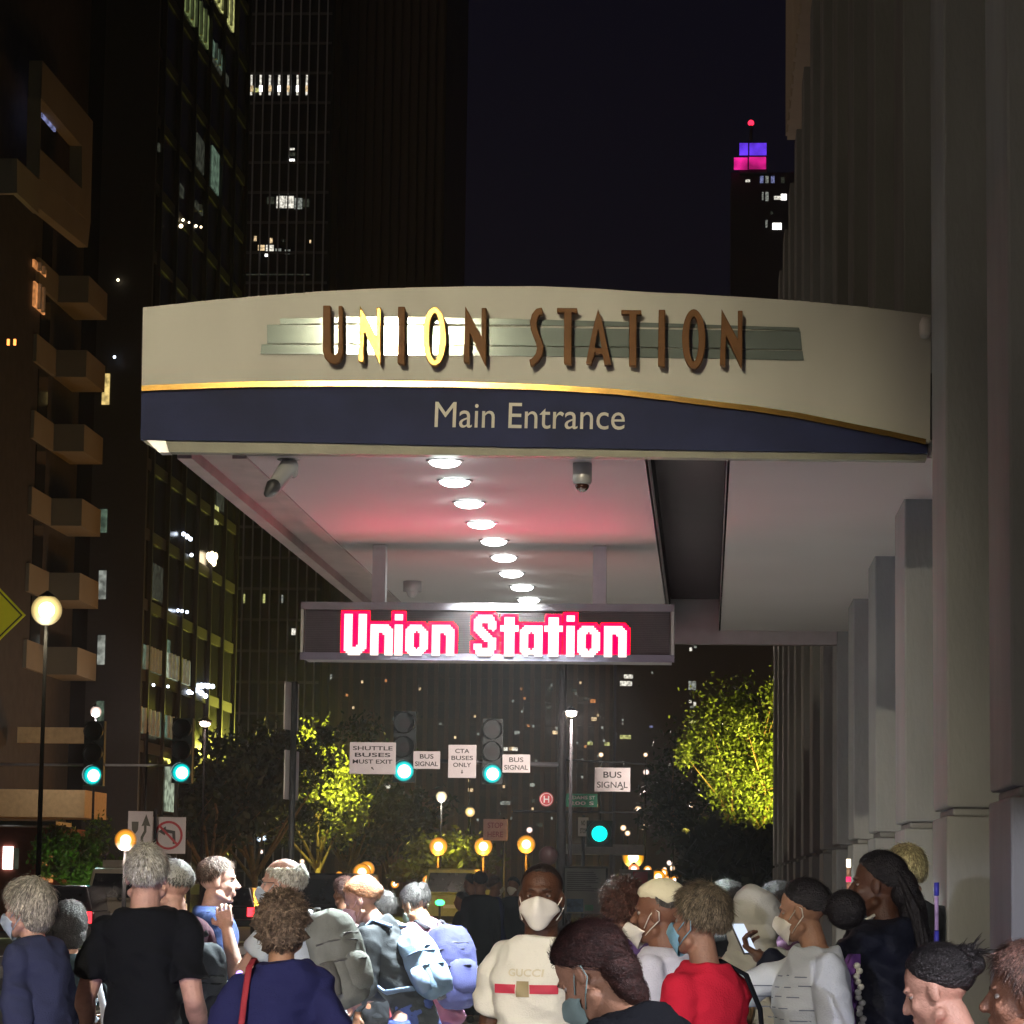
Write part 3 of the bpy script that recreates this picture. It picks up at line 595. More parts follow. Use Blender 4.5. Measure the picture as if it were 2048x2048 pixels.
# ================================================================ TRAFFIC SIGNALS
M_cyan = glow('signal_cyan', (.0,.95,.85), 1.6); M_core = glow('signal_core', (.75,1,1), 8)
def signal(dx, dy, Y, label, r=11, core=True, full=True):
    q = D(dx, dy, Y); rm = r*1.06*Y/F; t = thing('traffic_signal', label, 'traffic light', q, 'green traffic signals')
    k = rm*1.75; mb = MB().box(q.x-k, q.x+k, q.y+.03, q.y+.3, q.z-k, q.z+k*5.4 if full else q.z+k); mb.build('housing', mat('signal_body', (.02,.03,.03), .5), t)
    for j in range(3 if full else 1):
        z = q.z + j*k*2.15
        if j: MB().tube([(q.x,q.y+.01,z),(q.x,q.y+.029,z)], rm*.85, 16).build('unlit_lens', M_dark, t)
        MB().tube([(q.x,q.y-.16,z+rm*.1),(q.x,q.y+.028,z+rm*.1)], rm*1.68, 16, caps=False).build('visor', M_dark, t)
    MB().ell((q.x,q.y+.02,q.z), (rm*(1.6 if core else 1.05),rm*(1.1 if core else .5),rm*(1.6 if core else 1.05)), 24, 16).build('green_lens', globe('signal_dome', (0,.62,.60), (.8,1,1), 9) if core else M_cyan, t, True)  # lens enlarged, its graded emission imitates a halo
    light('signal_light', 'SPOT', (q.x, q.y-.25, q.z), 25, (0,.85,.75), .06, (q.x*.3, 0, 1.6), 50, .6, t)
    return q
YT = 80.
s1 = signal(175,1463,YT,'far left green traffic signal on the overhead arm'); s2 = signal(342,1458,YT,'green traffic signal above the no left turn sign')
s3 = signal(762,1455,YT,'green traffic signal between the two white bus signs', 12); s4 = signal(929,1460,YT,'green traffic signal right of the buses only sign', 11)
s5 = signal(1131,1573,60,'low green signal right of the thick pole under the green street sign', 14, core=False, full=False)
tp = thing('signal_pole', 'thick dark traffic signal pole with a long arm over the road behind the masked man', 'pole', (D(1057,1600,YT).x, YT+.2, 0))
x = D(1057,1600,YT).x
MB().tube([(x,YT+.4,0),(x,YT+.4,4),(x,YT+.4,9.2)], [.15,.12,.10], 14).build('pole', M_dark, tp, True)
za = D(850,1440,YT).z
MB().tube([(x,YT+.4,za),(D(690,1440,YT).x,YT+.4,za+.12)], [.07,.04], 10).build('mast_arm', mat('arm_grey', (.12,.12,.13), .5), tp, True)
z2 = D(1000,1530,YT).z; MB().tube([(x-1.3,YT+.4,z2),(x+2.4,YT+.4,z2)], .03, 8).build('lower_arm', M_dark, tp, True)
z3 = D(1160,1440,YT).z; MB().tube([(x,YT+.4,z3+.1),(x+2.3,YT+.4,z3)], .03, 8).build('sign_arm', M_dark, tp, True)
tp2 = thing('signal_pole', 'slender traffic signal pole with an arm at the far left kerb', 'pole', (-22.4, YT+.3, 0))
MB().tube([(-22.4,YT+.3,0),(-22.4,YT+.3,6.2)], [.12,.09], 12).build('pole', M_dark, tp2, True)
a = D(30,1443,YT); b = D(352,1440,YT); MB().tube([(-22.4,YT+.3,a.z),(s2.x,YT+.3,b.z-.05)], [.05,.03], 8).build('mast_arm', mat('arm_pale', (.3,.3,.3), .5), tp2, True)
c = D(272,1440,YT); MB().tube([(c.x,YT+.35,.0),(c.x,YT+.35,D(272,1380,YT).z)], .03, 8).build('centre_post', M_dark, tp2, True)
# hat shaped walk signal clamped on the thick pole
q = D(1036,1612,YT); ws = thing('pedestrian_signal', 'dark round pedestrian signal hood on the thick pole above the masked man', 'traffic light', q)
MB().ell((q.x-.02,q.y,q.z), (.26,.2,.30), fn=lambda d: 1 - .25*max(0, d.z)).build('housing', mat('signal_brown', (.05,.02,.02), .5), ws, True)
MB().tube([(q.x,q.y+.1,q.z),(x,YT+.4,q.z)], .04, 8).build('clamp', M_dark, ws)

# ================================================================ SIGNS
def sign(name, label, x0, y0, x1, y1, Y, m, lines=(), grp=None, tilt=0, post=None, col=None, ink=None, cat='sign', hang=None):
    a = D(x0, y0, Y); b = D(x1, y1, Y); t = thing(name, label, cat, ((a.x+b.x)/2, Y, b.z), grp)
    MB().box(a.x, b.x, Y, Y+.03, b.z, a.z).build('panel', m, t, bevel=.01)
    n = len(lines); H = a.z - b.z; W = b.x - a.x
    for k, s_ in enumerate(lines):
        zz = a.z - H*(.08 + .84*(k+1)/n) + H*.84/n*.18; h = H*.84/n*.62; ww = W*min(.86, .13*len(s_)+.12)
        if s_ == 'down': arrow(t, (a.x+b.x)/2, zz+h/2, Y-.006, h*.9, 180, ink or M_black); continue
        if s_ == 'upleft': arrow(t, a.x+W*.5, zz+h/2, Y-.006, h*.9, 45, ink or M_black); continue
        mb = MB(); text_mb(mb, s_, ((a.x+b.x)/2-ww/2, (a.x+b.x)/2+ww/2, zz, zz+h), c=Y-.004, bold=.015); mb.build('lettering', ink or M_black, t)
    if post is not None:
        px_, pz_ = post; MB().tube([(px_,Y+.06,0),(px_,Y+.06,a.z+.05)], .035, 8).build('post', M_dark, t, True)
    if hang is not None:
        for u in (.2,.8): MB().box(a.x+W*u-.015,a.x+W*u+.015,Y+.032,Y+.4,hang-.06,hang+.06).build('clamp', M_dark, t)
    return t
def arrow(t, cx, cz, y, s_, ang, m):
    pts = [(-.12,-.5),(.12,-.5),(.12,.08),(.34,.08),(0,.5),(-.34,.08),(-.12,.08)]
    c, s = math.cos(R_(ang)), math.sin(R_(ang))
    MB().prism([(cx+(u*c-v*s)*s_, y, cz+(u*s+v*c)*s_) for u, v in pts], (0,.004,0)).build('arrow', m, t)
za2 = za+.05
sign('lane_sign','pink lit lane sign reading shuttle buses must exit with a small arrow',660,1400,746,1461,YT-.2,M_signw,['SHUTTLE','BUSES','MUST EXIT','upleft'],hang=za2)
sign('bus_signal_sign','small bus signal plate just right of the middle green signal',780,1417,830,1451,YT-.1,M_signw,['BUS','SIGNAL'],'bus signal plates',hang=za2)
sign('lane_sign','upright lane sign reading buses only above a down arrow',846,1405,898,1468,YT-.2,M_signw,['CTA','BUSES','ONLY','down'],hang=za2)
sign('bus_signal_sign','small bus signal plate left of the thick dark pole',948,1423,1000,1458,YT-.1,M_signw,['BUS','SIGNAL'],'bus signal plates',hang=za2)
sign('bus_signal_sign','largest bus signal plate right of the thick dark pole above the street name',1122,1448,1189,1494,YT-.1,M_signw,['BUS','SIGNAL'],'bus signal plates',hang=z3)
sign('street_name_sign','green Adams street name plate on the thick dark pole',1068,1497,1127,1523,YT-.1,M_green,['ADAMS ST','200 S'],ink=M_signw,hang=z2+.1)
q = D(1031,1508,YT-.1); hs = thing('heliport_sign','round red sign with a white letter H left of the thick pole','sign',q)
MB().tube([(q.x,q.y,q.z),(q.x,q.y+.03,q.z)], .19, 28).build('panel', M_red, hs)
MB().tube([(q.x,q.y-.005,q.z),(q.x,q.y-.001,q.z)], .165, 28).build('ring', M_signw, hs); MB().tube([(q.x,q.y-.010,q.z),(q.x,q.y-.006,q.z)], .15, 28).build('disc', M_red, hs)
mb = MB(); text_mb(mb,'H',(q.x-.075,q.x+.075,q.z-.09,q.z+.09),c=q.y-.013,bold=.02); mb.build('lettering', M_signw, hs)
sign('parking_sign','narrow white plate between the thick pole and the low green signal',1091,1542,1110,1578,62,M_signw,['NO','STOP'],hang=None,post=(D(1100,1600,62).x,0))
sign('square_sign','pink square sign with a faint round mark above the orange lamps',912,1545,957,1586,100,mat('sign_pink',(.62,.36,.42),.5),['STOP','HERE'],ink=mat('ink_pink',(.4,.12,.2),.6),post=(D(950,1600,100).x,0))
kr = sign('keep_right_sign','white keep right sign with a curved arrow on the median',242,1530,287,1602,68,M_signw,post=(D(288,1700,68).x,0))
a = D(242,1530,67.9); b = D(287,1602,67.9); W = b.x-a.x; H = a.z-b.z; y = 67.99
ap_ = [(.62,.12),(.60,.3),(.72,.45),(.72,.62),(.88,.60),(.70,.92),(.52,.60),(.62,.62),(.62,.48),(.50,.32),(.50,.12)]
MB().prism([(a.x+W*u,y-.004,b.z+H*v) for u,v in ap_],(0,.003,0)).build('arrow', mat('ink_grey',(.12,.12,.1),.6), kr)
MB().prism([(a.x+W*u,y-.004,b.z+H*v) for u,v in [(.12,.72),(.40,.72),(.38,.5),(.26,.38),(.14,.5)]],(0,.003,0)).build('median_mark', mat('ink_grey',None), kr)
nl = sign('no_left_turn_sign','white square sign forbidding a left turn beside the white haired man',287,1541,349,1611,68.3,M_signw,post=(D(300,1700,68.3).x,0))
a = D(287,1541,68.3); b = D(349,1611,68.3); cx = (a.x+b.x)/2; cz = (a.z+b.z)/2; r = (b.x-a.x)*.42; y = 68.29
ring_o = [(cx+r*math.cos(2*PI*k/32),y-.004,cz+r*math.sin(2*PI*k/32)) for k in range(32)]; ring_i = [(cx+r*.84*math.cos(2*PI*k/32),y-.004,cz+r*.84*math.sin(2*PI*k/32)) for k in range(32)]
MB().ring(ring_o, ring_i, (0,.003,0)).build('red_ring', M_red, nl)
MB().prism([(cx+r*u,y-.001,cz+r*v) for u,v in [(.32,-.6),(.52,-.6),(.46,.3),(-.2,.42),(-.2,.62),(-.72,.26),(-.25,-.02),(-.22,.2),(.26,.12)]],(0,.003,0)).build('arrow', M_black, nl)
MB().prism([(cx+r*u,y-.009,cz+r*v) for u,v in [(-.66,.55),(-.55,.66),(.66,-.55),(.55,-.66)]],(0,.003,0)).build('red_slash', M_red, nl)
q = D(-18,1160,62); dg_ = thing('diamond_sign','lime yellow diamond warning sign cut by the left edge of the picture','sign',(q.x,62,0))
mb = MB(); s_ = 68*1.06*62/F
MB().prism([(q.x-s_,62,q.z),(q.x,62,q.z-s_),(q.x+s_,62,q.z),(q.x,62,q.z+s_)],(0,.03,0)).build('panel', mat('lime',(.70,.72,.02),.45,bump=0,var=.05), dg_)
MB().ring([(q.x+u*s_*.92,61.997,q.z+v*s_*.92) for u,v in ((-1,0),(0,-1),(1,0),(0,1))],[(q.x+u*s_*.86,61.997,q.z+v*s_*.86) for u,v in ((-1,0),(0,-1),(1,0),(0,1))],(0,.002,0)).build('border', M_black, dg_)
MB().tube([(q.x,62.06,0),(q.x,62.06,q.z)], .04, 8).build('post', M_dark, dg_)
# thin pole with edge-on plates
q = D(545,1700,26); pl = thing('sign_pole','thin dark pole carrying two tall narrow plates seen nearly edge on','pole',(q.x,26,0))
MB().tube([(q.x+.01,26,0),(q.x+.01,26,D(545,1286,26).z)], .028, 10).build('post', M_dark, pl, True)
for ya, yb in ((1286,1376),(1415,1508)):
    a = D(538,ya,25.95); b = D(550,yb,25.95); MB().prism([(a.x,25.9,b.z),(b.x,26.3,b.z),(b.x,26.3,a.z),(a.x,25.9,a.z)],(.012,-.008,0)).build('plate', M_signw, pl)
# bus map panel
kp = thing('information_panel','grey framed information panel with small print and a blue map right of the masked man','sign',(D(1104,1700,42).x,42,0))
a = D(1066,1638,42); b = D(1142,1724,42)
MB().box(a.x,b.x,42,42.06,b.z,a.z).build('board', mat('panel_grey',(.34,.36,.38),.4,var=.12,scale=4), kp)
mb = MB(); mb.box(a.x-.03,a.x-.002,41.98,42.08,0,a.z+.03); mb.box(b.x+.002,b.x+.03,41.98,42.08,0,a.z+.03); mb.box(a.x-.002,b.x+.002,41.98,42.08,a.z+.002,a.z+.03); mb.build('frame', M_dark, kp)
mb = MB(); r2 = random.Random(5)
for k in range(10): z = a.z-.06-k*.028; mb.box(a.x+.03, a.x+.03+r2.uniform(.25,.45), 41.994,41.999,z,z+.010)
mb.build('print', mat('print_grey',(.12,.12,.14),.6), kp)
MB().box(a.x+.03,a.x+.26,41.993,41.998,b.z+.02,b.z+.2).build('map', mat('map_blue',(.15,.25,.45),.5,var=.5,scale=12), kp)
MB().box(a.x+.28,a.x+.4,41.993,41.998,b.z+.04,b.z+.12).build('green_patch', mat('map_green',(.15,.4,.25),.5), kp)
# red and white stand below the yellow lamp
kd = thing('newsstand','red and white roadside stand lit by the yellow lamp','stand',(D(1196,1700,95).x,95,0))
a = D(1168,1640,95); b = D(1232,1700,95)
MB().box(a.x,b.x,95.2,96.4,0,a.z).build('cabinet', mat('stand_grey',(.3,.28,.27),.6), kd)
for x0,y0,x1,y1,m_ in [(1172,1648,1190,1672,M_signw),(1194,1644,1222,1672,M_red),(1176,1676,1200,1690,M_signw),(1204,1676,1226,1696,M_signw)]:
    p = D(x0,y0,95); r = D(x1,y1,95); MB().box(p.x,r.x,95.1,95.19,r.z,p.z).build('poster', m_, kd)
# bus shelter roof line behind
bs = thing('bus_shelter','grey bus shelter roof with pale lit strip behind the information panel','shelter',(D(1110,1620,90).x,90,0))
a = D(1066,1592,90); b = D(1150,1612,90); MB().box(a.x,b.x+1,90,92,b.z,a.z).build('roof', mat('shelter_grey',(.3,.3,.3),.6), bs)
for u in (0,1): MB().box(a.x+u*(b.x-a.x),a.x+u*(b.x-a.x)+.1,90,90.1,0,b.z-.002).build('post', M_dark, bs)
a = D(1086,1640,89.9); b = D(1130,1648,89.9); MB().box(a.x,b.x,89.8,89.9,b.z,a.z).build('lit_strip', W_white, bs)

# ================================================================ TREES
def tree(label, base, H, W, n, leafm, sz, seed, trunk=.3, th=.12, cat='tree', grp=None, dens=None, nb=9, lean=(0,0)):
    r = random.Random(seed); g = np.random.default_rng(seed); b = Vector(base)
    t = thing('street_tree', label, cat, b, grp); mb = MB(); tips = []
    top = b + Vector((lean[0], lean[1], H*trunk)); mb.tube([b, b.lerp(top,.5)+Vector((r.uniform(-.1,.1),0,0)), top], [th, th*.8, th*.7], 8)
    for k in range(nb):
        a = 2*PI*k/nb + r.uniform(-.3,.3); e = r.uniform(.25,1.0); c = top + Vector((math.cos(a)*W*.5*e, math.sin(a)*W*.5*e, H*(1-trunk)*r.uniform(.25,.9)))
        s0 = top - Vector((0,0,H*trunk*r.uniform(0,.35))); m1 = s0.lerp(c,.5)+Vector((r.uniform(-.15,.15)*W,r.uniform(-.15,.15)*W,H*.05))
        mb.tube([s0, m1, c], [th*.5, th*.3, th*.1], 6); tips += [c, m1.lerp(c,.5)]
        for j in range(3):
            d = m1.lerp(c, r.uniform(.1,.9)) + Vector((r.uniform(-.3,.3)*W,r.uniform(-.3,.3)*W,r.uniform(-.02,.22)*H)); mb.tube([m1.lerp(c,.3), d], [th*.18, th*.06], 5); tips.append(d)
    mb.build('trunk', M_bark, t, True)
    T_ = np.array([tuple(x) for x in tips]); ci = g.integers(0, len(T_), n); ce = T_[ci]
    spread = g.normal(size=(n,3)) * np.array([W*.105, W*.105, H*.07]); ps = ce + spread * g.uniform(.25, .95, (len(T_),1))[ci]
    d1 = g.normal(size=(n,3)); d1 /= np.linalg.norm(d1,axis=1)[:,None]; d2 = np.cross(d1, g.normal(size=(n,3))); d2 /= np.linalg.norm(d2,axis=1)[:,None]
    s = sz * g.uniform(.6,1.3,(n,1)); V = np.stack([ps-d1*s, ps+d2*s*.45, ps+d1*s, ps-d2*s*.45],1).reshape(-1,3)
    m2 = MB(); m2.v = V.tolist(); m2.f = [(4*i,4*i+1,4*i+2,4*i+3) for i in range(n)]
    m2.build('crown', leafm, t); return t
def at(dx, Y): q = D(dx,1676,Y); return (q.x, Y, 0)
tree('tall lit tree with yellow green leaves and glowing trunks beside the colonnade', at(1450,58), 5.8, 2.5, 15000, mat('leaf_green', (.075,.115,.02), .55, var=.5, scale=4, bump=0), .046, 1, .28, .09, lean=(-.2,0), nb=12)
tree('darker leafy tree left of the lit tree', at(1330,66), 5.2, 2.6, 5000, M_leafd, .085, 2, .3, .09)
q = D(1460,1600,57); light('tree_uplight', 'SPOT', (q.x+.3, 55.6, 2.75), 1700, (1,.80,.12), .12, (q.x-.4, 58, 5.2), 95, .8)
light('tree_uplight', 'SPOT', (q.x-1.6, 56.0, 2.7), 500, (1,.75,.15), .15, (q.x-1.2, 58, 5), 80, .8)
tree('lime green lit tree right of the thin sign pole', at(600,165), 9.6, 4.6, 13000, M_leaf, .15, 3, .3, .2)
q = D(597,1440,160); light('tree_light', 'POINT', (q.x, 161, q.z+.4), 6000, (.95,.9,.12), .3)
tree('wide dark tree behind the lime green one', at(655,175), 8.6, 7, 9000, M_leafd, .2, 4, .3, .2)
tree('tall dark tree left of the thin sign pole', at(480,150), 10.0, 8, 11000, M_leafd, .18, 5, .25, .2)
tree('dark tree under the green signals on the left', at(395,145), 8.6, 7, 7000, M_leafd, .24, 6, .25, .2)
tree('small tree with green and orange lit leaves by the shop front', at(158,92), 3.5, 2.2, 7000, M_leaf, .085, 7, .3, .1)
q = D(170,1590,88); light('tree_light', 'POINT', (q.x, 89.5, 1.0), 90, (.35,1,.15), .2)
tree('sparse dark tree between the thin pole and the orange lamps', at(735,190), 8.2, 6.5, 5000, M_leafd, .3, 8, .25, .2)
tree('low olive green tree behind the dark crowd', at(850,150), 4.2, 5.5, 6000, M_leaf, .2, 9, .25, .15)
q = D(850,1640,146); light('tree_light', 'POINT', (q.x, 146.5, 3.6), 130, (.9,.8,.15), .2)
mb = MB(); g = np.random.default_rng(11); n = 9000
q0 = D(1290,1676,62); q1 = D(1475,1676,54)
ps = np.column_stack([g.uniform(q0.x, q1.x, n), g.uniform(54, 62, n), 2.6*g.uniform(0,1,n)**.7 + g.normal(0,.12,n)])
d1 = g.normal(size=(n,3))*.09; d2 = g.normal(size=(n,3))*.05
mb.v = np.stack([ps-d1,ps+d2,ps+d1,ps-d2],1).reshape(-1,3).tolist(); mb.f = [(4*i,4*i+1,4*i+2,4*i+3) for i in range(n)]
ob = mb.build('hedge', mat('hedge_leaf', (.02,.025,.012), .7, bump=0), loc=(q0.x,58,0)); tag(ob,'dark clipped hedge under the lit tree','hedge')
pw = thing('planter_wall','low grey wall behind the hooded figure','wall',(0,50,0))
a = D(1290,1688,50); b = D(1480,1720,50); MB().box(a.x,b.x,50,50.3,0,a.z).build('wall', M_conc, pw); MB().box(a.x-.03,b.x+.03,49.97,50.33,a.z,a.z+.06).build('coping', M_conc, pw)

# ================================================================ VEHICLES
def car(label, name, cx, Y, W, H, L, paint, rear=True, lights=(1,.02,.03), ls=5, cat='car'):
    """rear (or front) towards the viewer"""
    t = thing(name, label, cat, (cx, Y, 0)); sx = [(-1),(1)]
    z0 = .35; zb = H*.60
    def sec(w, z): return w/2, z
    prof = [(0.0,z0,W*.96),(0,zb*.75,W),(.05,zb,W*.98)]
    mb = MB(); n = 0
    def rect(y, w0, w1, za, zb_): return [(cx-w0/2,y,za),(cx+w0/2,y,za),(cx+w1/2,y,zb_),(cx-w1/2,y,zb_)]
    mb.loft([rect(Y+.02,W*.9,W*.9,z0+.05,zb*.97), rect(Y+.12,W*.98,W*.97,z0,zb), rect(Y+L*.5,W,W*.98,z0,zb), rect(Y+L-.5,W*.98,W*.95,z0,zb*.93), rect(Y+L,W*.85,W*.8,z0+.1,zb*.8)])
    mb.loft([rect(Y+.12,W*.93,W*.76,zb,H*.985), rect(Y+.4,W*.93,W*.78,zb,H), rect(Y+L*.55,W*.93,W*.78,zb,H), rect(Y+L*.72,W*.9,W*.72,zb-.02,zb+.05)])
    mb.build('body', paint, t, bevel=.04)
    a0, a1 = W*.84, W*.70; yy = Y + .1
    MB().prism([(cx-a0/2,yy,zb+.06),(cx+a0/2,yy,zb+.06),(cx+a1/2,yy+.01,H*.93),(cx-a1/2,yy+.01,H*.93)],(0,.015,0)).build('rear_window' if rear else 'windscreen', M_glass, t)
    for s in (-1,1):
        x = cx + s*W*.41; MB().box(x-.10,x+.10,Y-.01,Y+.05,zb*.70,zb*.99).build('tail_light' if rear else 'headlight', glow('l_%s_%g' % (lights,ls), lights, ls), t, bevel=.01)
        x = cx + s*(W*.5-.12)
        for yw in (Y+.75, Y+L-.85):
            wh = MB().tube([(x-.11,yw,.34),(x+.11,yw,.34)], .34, 18).build('wheel', M_rubber, t, True); MB().tube([(x+s*.1,yw,.34),(x+s*.115,yw,.34)], .2, 14).build('rim', M_grey, wh)
        MB().box(cx+s*(W*.5+.02)-.1,cx+s*(W*.5+.02)+.1,Y+L*.62,Y+L*.62+.08,zb-.02,zb+.15).build('mirror', paint, t)
    MB().box(cx-.26,cx+.26,Y-.004,Y+.02,zb*.62,zb*.62+.13).build('number_plate', M_signw, t)
    MB().box(cx-W*.46,cx+W*.46,Y-.05,Y+.02,z0-.02,z0+.2).build('bumper', M_dark, t, bevel=.03)
    return t
P_w = mat('taxi_cream', (.55,.50,.40), .3, bump=0, var=.03); P_k = mat('car_black', (.02,.02,.025), .2, bump=0); P_s = mat('car_silver', (.25,.22,.22), .3, .5, bump=0)
c1 = car('cream white taxi van seen from behind beside the white haired man','taxi_van',D(228,1700,72).x,72,1.9,1.93,4.6,P_w,ls=2)
q = D(212,1640,73); MB().box(q.x-.25,q.x+.25,73,73.2,1.94,2.12).build('roof_light', mat('taxi_box',(.4,.36,.3),.5), c1, bevel=.02)
mb = MB(); q = D(228,1700,72); text_mb(mb,'8',(q.x-.1,q.x+.08,1.26-.12,1.26+.06),c=71.99,bold=.02); mb.build('lettering', M_black, c1)
car('dark car with red tail lights left of the taxi van','parked_car',D(105,1700,70).x,70,1.85,1.5,4.5,P_k,ls=4)
car('black sport utility car with glowing red tail lights right of the bald man','parked_car',D(622,1700,66).x,66,1.95,1.85,4.7,P_k,ls=6)
car('dark car with a red tail light in the gap beside the bald man','parked_car',D(425,1700,88).x,88,1.85,1.5,4.5,P_k,ls=6)
car('oncoming light van with bright headlights behind the dark crowd','delivery_van',D(850,1700,105).x,105,2.1,2.2,5,mat('van_olive',(.42,.42,.22),.4,bump=0),rear=False,lights=(1,.95,.7),ls=9,cat='van')
q = D(830,1703,100); gl = thing('green_light','small bright green light low beside the oncoming van','light',(q.x,100,0))
MB().tube([(q.x,100,0),(q.x,100,q.z-.1)], .04, 8).build('post', M_dark, gl); MB().ell(q,(.16,.05,.1)).build('lens', glow('green_led',(.05,1,.2),5), gl)
# ================================================================ PEOPLE
def rx(a): c,s=math.cos(a),math.sin(a); return np.array([[1,0,0],[0,c,-s],[0,s,c]])
def rz(a): c,s=math.cos(a),math.sin(a); return np.array([[c,-s,0],[s,c,0],[0,0,1]])
def ry(a): c,s=math.cos(a),math.sin(a); return np.array([[c,0,s],[0,1,0],[-s,0,c]])
def skin(n, c): return mat('skin_' + n, tuple(x*.85 for x in (c or (1,1,1))), .5, var=.16, scale=22, bump=.3, bs=160, spec=.4)
def cloth(n, c, rough=.9, var=.10, **k): return mat('cloth_' + n, c, rough, var=var, spec=.15, scale=k.pop('scale', 7), bump=k.pop('bump', .35), bs=k.pop('bs', 160), **k)
HC = {}
def hairm(n, c):
    HC.setdefault('hair_' + n, c); return mat('hair_' + n, c, .5, var=.55, scale=55, bump=.9, bs=140, spec=.4)
def nz(p, s): return noise.noise(Vector(p) * s)
def fold_fn(seed, amp, q=1.0):                               # cloth creases
    off = Vector((seed * 3.7, seed * 1.3, seed * 2.1))
    def fn(co, no):
        a = np.array([.9*noise.noise(Vector((x*3.6*q, y*3.6*q, z*6*q + x*3)) + off) + .9*(.35-abs(noise.noise(Vector((x*5*q+z*2.5, y*5*q-z*2, z*7.5*q + x*4)) + off))) + .35*(.3-abs(noise.noise(Vector((x*13, y*13, z*19)) + off))) for x, y, z in co])
        a = a * 4.2
        return co + no * (a * amp)[:, None]
    return fn
class Body:
    def __init__(s, label, head, Y, yaw, H=1.72, lean=0, pitch=0, hyaw=0, roll=0, bw=1.0, girth=1.0, group=None, px=None):
        """head = spot of the head centre in the photograph; yaw: 0 walks away, 90 faces left, 180 faces us"""
        s.k = H / 1.75; s.bw = bw * .86; s.g = girth * .92; s.yaw = R_(yaw); s.lean = R_(lean); s.RY = rz(s.yaw)
        s.RL = rx(-s.lean); s.RN = rx(-s.lean*.6)
        s.RH = rz(R_(hyaw)) @ rx(-R_(lean*.35 + pitch)) @ ry(R_(roll))
        hc = D(head[0], head[1], Y); s.drop = 0
        nb = s.up(np.array([0, -.01, 1.49])); loc = nb + s.RH @ np.array([0, .03, .135]); s.hl = loc
        zc = loc[2] * s.k; s.drop = (zc - hc.z) / s.k
        if s.drop < -.03: s.k *= hc.z / zc; s.drop = 0
        w_ = s.RY @ (loc * np.array([s.k, s.k, 0])); s.base = np.array([hc.x - w_[0], hc.y - w_[1], 0])
        s.t = thing('person', label, 'person', tuple(s.base), group)
        s.mb = MB(); s.far = Y > 25; s.seed = len(label) % 17 + head[0] * .01
    def up(s, p):                                     # bend at the hips
        p = np.array(p, float); h = np.array([0, 0, .95]); a = min(max((p[2] - .90) / .22, 0), 1)
        return rx(-s.lean * a) @ (p - h) + h
    def W(s, v):                                      # body space to world
        v = np.atleast_2d(np.array(v, float)) - np.array([0, 0, s.drop]); return (s.RY @ (v * s.k).T).T + s.base
    def T(s, v): return s.W(v)
    def head(s, v):
        v = np.atleast_2d(np.array(v, float)); return (s.RH @ v.T).T + s.hl
    def TH(s, v): return s.W(s.head(v))
    def ring(s, z, w, d, cy=0, n=28, e=2.4):
        w *= s.bw * (s.g if z < 1.3 else 1 + (s.g-1)*.4); d *= s.g; out = []
        for k in range(n):
            q = 2*PI*k/n; c, t = math.cos(q), math.sin(q)
            x = math.copysign(abs(c)**(2/e), c) * w; y = math.copysign(abs(t)**(2/e), t) * d + cy
            out.append(s.up((x, y, z)))
        return out
    def torso(s, mb, g=0.0, z0=.84, neck=.066, ztop=1.50, fem=False, hipf=0):
        R = [(.84,.172,.118,-.012),(.92,.172,.120,-.014),(1.02,.152,.108,0),(1.12,.155,.108,.005),(1.24,.168,.115,.008),(1.33,.178,.118,.004),(1.40,.186,.105,-.008),(1.445,.168,.090,-.014),(1.475,.118,.078,-.016),(ztop,neck,neck*1.0,-.012)]
        if fem: R = [(.84,.178,.122,-.015),(.92,.172,.118,-.012),(1.03,.135,.098,0),(1.12,.138,.102,.004),(1.24,.155,.128,.018),(1.33,.158,.112,.004),(1.39,.165,.095,-.008),(1.435,.150,.085,-.014),(1.47,.105,.072,-.016),(ztop,neck,neck,-.012)]
        rs = [s.ring(z0, R[0][1]+g+hipf, R[0][2]+g+hipf, R[0][3])] if z0 < .84 else []
        rs += [s.ring(z, w+g, d+g, c) for z, w, d, c in R if z >= z0]
        mb.loft(rs); return mb
    def arm_pts(s, side, hand=None, elbow_out=.3, fem=False):
        S = s.up((side * (.168 if fem else .182) * s.bw, -.012, 1.405)); l1, l2 = .285, .265
        if hand is None: hand = (side * (.235 if not fem else .21) * s.bw, .06, .86)
        Hn = np.array(hand, float); v = Hn - S; d = min(np.linalg.norm(v), (l1+l2)*.995); v = v / np.linalg.norm(v); Hn = S + v * d
        a = (l1*l1 - l2*l2 + d*d) / (2*d); h = math.sqrt(max(l1*l1 - a*a, 0)); hint = np.array([side*elbow_out, -.8, -.6]); hint = hint - v*np.dot(hint, v); hint /= np.linalg.norm(hint)
        return S, S + v*a + hint*h, Hn
